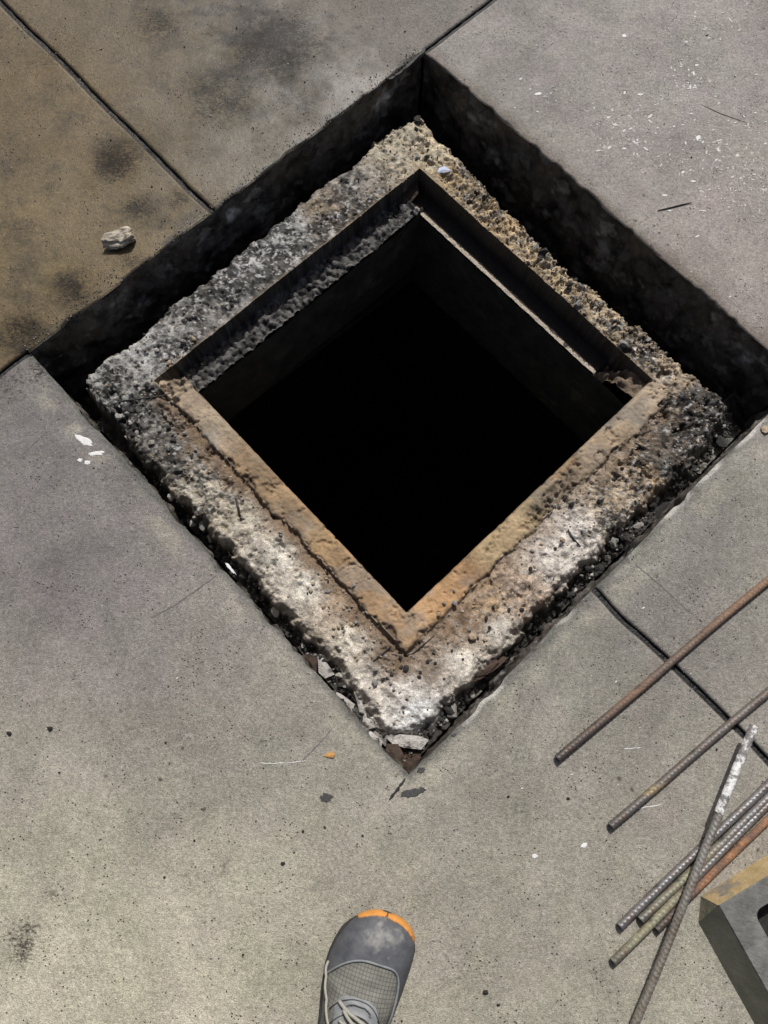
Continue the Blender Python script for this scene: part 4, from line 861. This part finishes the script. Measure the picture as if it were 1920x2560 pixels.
for A_, B_ in ((0, 1), (0, 2), (2, 3)):
    for i in range(n): F.append((A_*n+i, A_*n+(i+1) % n, B_*n+(i+1) % n, B_*n+i))

me = mesh('body', V, F); bm = bmesh.new(); bm.from_mesh(me); bmesh.ops.recalc_face_normals(bm, faces=bm.faces[:]); bm.to_mesh(me); bm.free()
link('body', me, M['block'], tree)
Fi = [(i, (i+1) % n, n+(i+1) % n, n+i) for i in range(n)] + [tuple(range(n, 2*n))]; link('opening', mesh('opening', hole2+hole3, Fi), M['cut'], tree)  # darkness of a deep void painted on as near-black material
def strip(name, top, bot, mat, m_=10):
    V = [(np.array(top[0])*(1-i/m_)+np.array(top[1])*i/m_) for i in range(m_+1)] + [(np.array(bot[0])*(1-i/m_)+np.array(bot[1])*i/m_) for i in range(m_+1)]
    return link(name, mesh(name, V, [(i, i+1, m_+2+i, m_+1+i) for i in range(m_)]), mat, tree)
zt2 = HB-.0025
fa = min(ka, -.002); fb = min(kb2, -.002)
strip('ochre_side', (bl(0, 0, zt2), bl(W1, 0, zt2)), (bl(fa, fb, 0), bl(W1+.004, fb-.004, 0)), M['ochre'])
strip('sloped_side', (bl(0, W2, zt2), bl(0, 0, zt2)), (bl(sl_, W2, 0), bl(da, db, 0)), M['blockside'])
strip('corner_facet', (bl(0, .0004, zt2), bl(.0004, 0, zt2)), (bl(da, db, 0), bl(fa, fb, 0)), M['blockside'], 3)
strip('end_side', (bl(W1, W2, zt2), bl(0, W2, zt2)), (bl(W1+.004, W2+.004, 0), bl(sl_, W2+.004, 0)), M['block'])
strip('end_side', (bl(W1, 0, zt2), bl(W1, W2, zt2)), (bl(W1+.004, fb-.004, 0), bl(W1+.004, W2+.004, 0)), M['block'])

# ------------------------------------------------------------------ the photographer's foot
M['rubber'] = plain('grey_rubber', (.052, .055, .065), (.100, .104, .114), 45, .6, .0008, extra=((.20, .195, .185), .60))
M['sole'] = plain('shoe_sole', (.022, .023, .026), (.045, .046, .05), 80, .7, .0006)
M['orange'] = plain('orange_rubber', (.50, .20, .035), (.62, .28, .07), 60, .6, .0003)
M['overlay'] = plain('grey_overlay', (.15, .16, .165), (.25, .26, .265), 60, .6, .0003)
M['lacem'] = plain('lace_cord', (.26, .255, .22), (.38, .37, .32), 600, .8, .0005)
M['cloth'] = plain('dark_trouser', (.03, .032, .036), (.05, .052, .056), 300, .9, .0006)
k = NT('ripstop_fabric'); sx = k.n('SeparateXYZ'); k.t.links.new(k.tc.outputs['Object'], sx.inputs[0])
def gl_(o_, f): return k.math('LESS_THAN', k.math('FRACT', k.math('MULTIPLY', k.math('ADD', o_, 2.0), f)), .15)
grid = k.math('MAXIMUM', gl_(sx.outputs[0], 215), gl_(sx.outputs[1], 215))
col = k.mix(k.ramp(k.noise(60, 4), .35, .65), (.135, .133, .115), (.20, .197, .17)); col = k.mix(k.math('MULTIPLY', grid, .62), col, (.035, .035, .032))
M['ripstop'] = k.done(col, .8, k.bump(k.math('ADD', k.math('MULTIPLY', grid, -1), k.math('MULTIPLY', k.noise(1500, 2), .7)), .0005, .6))
toe = at(968, 2283, .022); bk = at(898, 2560, .05); ax = (toe-bk)/np.linalg.norm(toe-bk); rz = math.atan2(ax[1], ax[0])-math.pi/2
SL = .298
person = thing('person', 'foot of a person in a grey trail shoe with orange toe tip', 'person', (toe[0], toe[1], 0), rz)
tt = [0, .006, .015, .03, .05, .08, .12, .17, .23, .30, .38, .48, .58, .70, .82, .91, .96, .985, 1.0]
wL = [.004, .014, .021, .029, .036, .043, .049, .053, .0555, .0555, .052, .045, .041, .039, .037, .033, .025, .015, .004]
wR = [.004, .017, .025, .033, .0395, .045, .049, .0505, .050, .0475, .043, .037, .034, .034, .034, .031, .024, .015, .004]
hT = [.030, .034, .038, .043, .048, .053, .057, .060, .063, .070, .082, .098, .108, .104, .100, .104, .104, .100, .096]
cx = lambda t: -.004*sstep(0, .3, t)
def prof(t): return np.interp(t, tt, wL), np.interp(t, tt, wR), np.interp(t, tt, hT)
NR, NC = 210, 90
tv = (np.linspace(0, 1, NR)**1.35)
def upper_pt(t, ph, out=0.0):
    """point of the lofted upper: ph 0 = medial welt, pi = lateral welt"""
    l, r, h = prof(t); zb = .017+.010*(1-sstep(0, .16, t)); c, s_ = np.cos(ph), np.sin(ph)
    wd = np.where(c > 0, r, l); x = cx(t)+(wd+out)*np.sign(c)*np.abs(c)**.82*(1-.18*s_**2*sstep(.25, .6, t))
    cre = .0035*np.exp(-((t-.335-.03*c)/.022)**2)*s_ - .002*np.exp(-((t-.275)/.02)**2)*s_
    z = zb+(h-zb)*s_**.78+out*s_+cre
    return x, -t*SL+out*np.where(t < .1, 1-t/.1, 0), z
TT, PH = np.meshgrid(tv, np.linspace(0, math.pi, NC), indexing='ij')
def guard_lim(ph):
    c = np.cos(ph); return .178 + np.where(c > 0, .30*np.abs(c)**5 , .135*np.abs(c)**2.2)
isguard = TT < guard_lim(PH)
tq_ = np.linspace(0, .25, 160); ox = np.concatenate([upper_pt(tq_, 0*tq_)[0], upper_pt(tq_, 0*tq_+math.pi)[0]]); oy = np.concatenate([-tq_*SL, -tq_*SL])
gx, gy, _ = upper_pt(TT, PH); dplan = np.full(TT.shape, 9.)
for a_, b_ in zip(ox, oy): dplan = np.minimum(dplan, np.hypot(gx-a_, gy-b_))
angp = np.degrees(np.arctan2(gy+.055, gx)); istip = isguard & (dplan < .0036*np.sqrt(np.clip((angp-38)*(132-angp)/47**2, 0, 1))) & (angp > 38) & (angp < 132)
l_, r_, h_ = prof(TT)
xr = np.cos(PH); eye = (TT > .36) & (TT < .60) & (np.abs(xr+.06) < .56) & ~((TT > .395) & (np.abs(xr+.06) < .30)); eye &= ((TT-.44)/.08)**2+(np.abs(xr+.06)/.56)**2 < 1.0 if False else eye
eye = (((np.clip(.375-TT, 0, 1)/.068)**2+((xr+.06)/.55)**2) < 1) & (TT < .62); tong = (((np.clip(.375-TT, 0, 1)/.038)**2+((xr+.06)/.30)**2) < 1) & (TT < .62)
opening = (TT > .60) & (TT < .965) & (np.sin(PH) > .80)
OUT = np.where(istip, .0034, np.where(isguard, .0016, np.where(tong, -.0025, np.where(eye, .0013, 0))))
SX, SY, SZ = upper_pt(TT, PH, OUT)
IDS = np.arange(NR*NC).reshape(NR, NC)
def shoe_part(name, mask, mat, parent):
    mc = mask[:-1, :-1]; cells = np.argwhere(mc)
    q = np.stack([IDS[cells[:, 0], cells[:, 1]], IDS[cells[:, 0]+1, cells[:, 1]], IDS[cells[:, 0]+1, cells[:, 1]+1], IDS[cells[:, 0], cells[:, 1]+1]], 1)
    used, inv = np.unique(q, return_inverse=True)
    me = mesh(name, np.stack([SX.ravel()[used], SY.ravel()[used], SZ.ravel()[used]], 1), inv.reshape(q.shape))
    return link(name, me, mat, parent, True)
shoe = shoe_part('shoe', ~isguard & ~eye & ~tong & ~opening, M['ripstop'], person)
shoe_part('toe_guard', isguard & ~istip, M['rubber'], shoe); shoe_part('toe_tip', istip, M['orange'], shoe)['label'] = 'orange rubber toe tip'
shoe_part('eyestay', eye & ~tong, M['overlay'], shoe); shoe_part('tongue', tong, M['overlay'], shoe)
# piping along the guard's edge
ph = np.linspace(.10, math.pi-.05, 70); tl = guard_lim(ph); px_, py_, pz_ = upper_pt(tl, ph, .0018)
V, F = tube([Vector(q) for q in zip(px_, py_, pz_)], .0016, 6); link('piping', mesh('piping', V, F), M['overlay'], shoe, True)
# sole
ts = np.linspace(0, 1, 90); l, r, _ = prof(ts); zs = .010*(1-sstep(0, .16, ts)); V = []; F = []
ol = [(cx(t)-a-.0035*sstep(.03, .12, t), -t*SL, z) for t, a, z in zip(ts, l, zs)]; orr = [(cx(t)+a+.0035*sstep(.03, .12, t), -t*SL, z) for t, a, z in zip(ts, r, zs)]
loop = ol[::-1]+orr; m2 = len(loop)
for zt, kx in ((0, .96), (.004, 1.0), (.014, 1.0), (.0215, .965)):
    V += [(x*kx, y, z+zt) for x, y, z in loop]
for a in range(3): F += [(a*m2+i, a*m2+(i+1) % m2, (a+1)*m2+(i+1) % m2, (a+1)*m2+i) for i in range(m2)]
F += [tuple(range(m2))[::-1], tuple(range(3*m2, 4*m2))]
link('sole', mesh('sole', V, F), M['sole'], shoe)
def on_shoe(t, c, out): # c = lateral..medial position as cos of the loft angle
    p_ = math.acos(max(-1, min(1, c))); x, y, z = upper_pt(np.array(t), np.array(p_), out); return Vector((float(x), float(y), float(z)))
def lace(pts, out=.003, rad=.0021):
    P = []
    for (t0, c0), (t1, c1) in zip(pts[:-1], pts[1:]):
        for i in range(8): P.append(on_shoe(t0+(t1-t0)*i/8, c0+(c1-c0)*i/8, out+.002*math.sin(math.pi*i/8)))
    P.append(on_shoe(*pts[-1], out)); V, F = tube(P, rad, 7); return link('lace', mesh('lace', V, F), M['lacem'], shoe, True)
lace([(0.344, -.48), (0.377, -.05), (0.404, .34)], .004, .0024); lace([(0.364, -.33), (0.402, -.02), (0.434, .32)], .006, .0022); lace([(0.404, -.42), (0.410, 0), (0.404, .34)], .004)
lace([(0.404, -.42), (0.462, .34)]); lace([(0.462, -.42), (0.404, .30)], .006); lace([(0.462, -.42), (0.517, .34)]); lace([(0.517, -.42), (0.462, .34)], .006); lace([(0.572, -.42), (0.517, .34)], .006)
lace([(.250, -.95), (.30, -.90), (.37, -.80), (.44, -.70), (.52, -.58)], .0035, .0018)
# stitching rows and creases on the overlay
for tA, oo in ((.318, .0018), (.37, .0016)):
    ph = np.linspace(.95, math.pi-.75, 40); tl = tA+.06*((np.cos(ph)+.06)/.6)**2; q = upper_pt(tl, ph, oo); V, F = tube([Vector(z_) for z_ in zip(*q)], .0007, 5); link('stitching', mesh('stitching', V, F), M['sole'], shoe, True)
# foot in its sock and the trouser leg above it (behind the frame's lower edge)
Ps = [(-.004, -.205, .060), (-.004, -.215, .100), (-.004, -.222, .150), (-.004, -.225, .20)]
V, F = tube([Vector(q) for q in Ps], [.043, .040, .039, .041], 20); link('sock', mesh('sock', V, F), M['sole'], person, True)
V, F = [], []
for i in range(22):
    t = i/21; z = .10+.42*t; a_ = .058+.014*t; cyy = -.222+.02*t
    for j in range(28):
        th = 2*math.pi*j/28; rr = a_*(1+.05*math.sin(3*th+9*t)+.04*math.sin(2*th-14*t)*(1-t)); V.append((-.004+rr*math.cos(th), cyy+rr*1.12*math.sin(th), z))
for i in range(21): F += [(i*28+j, i*28+(j+1) % 28, (i+1)*28+(j+1) % 28, (i+1)*28+j) for j in range(28)]
F.append(tuple(range(21*28, 22*28))); link('trouser_leg', mesh('trouser_leg', V, F), M['cloth'], person, True)
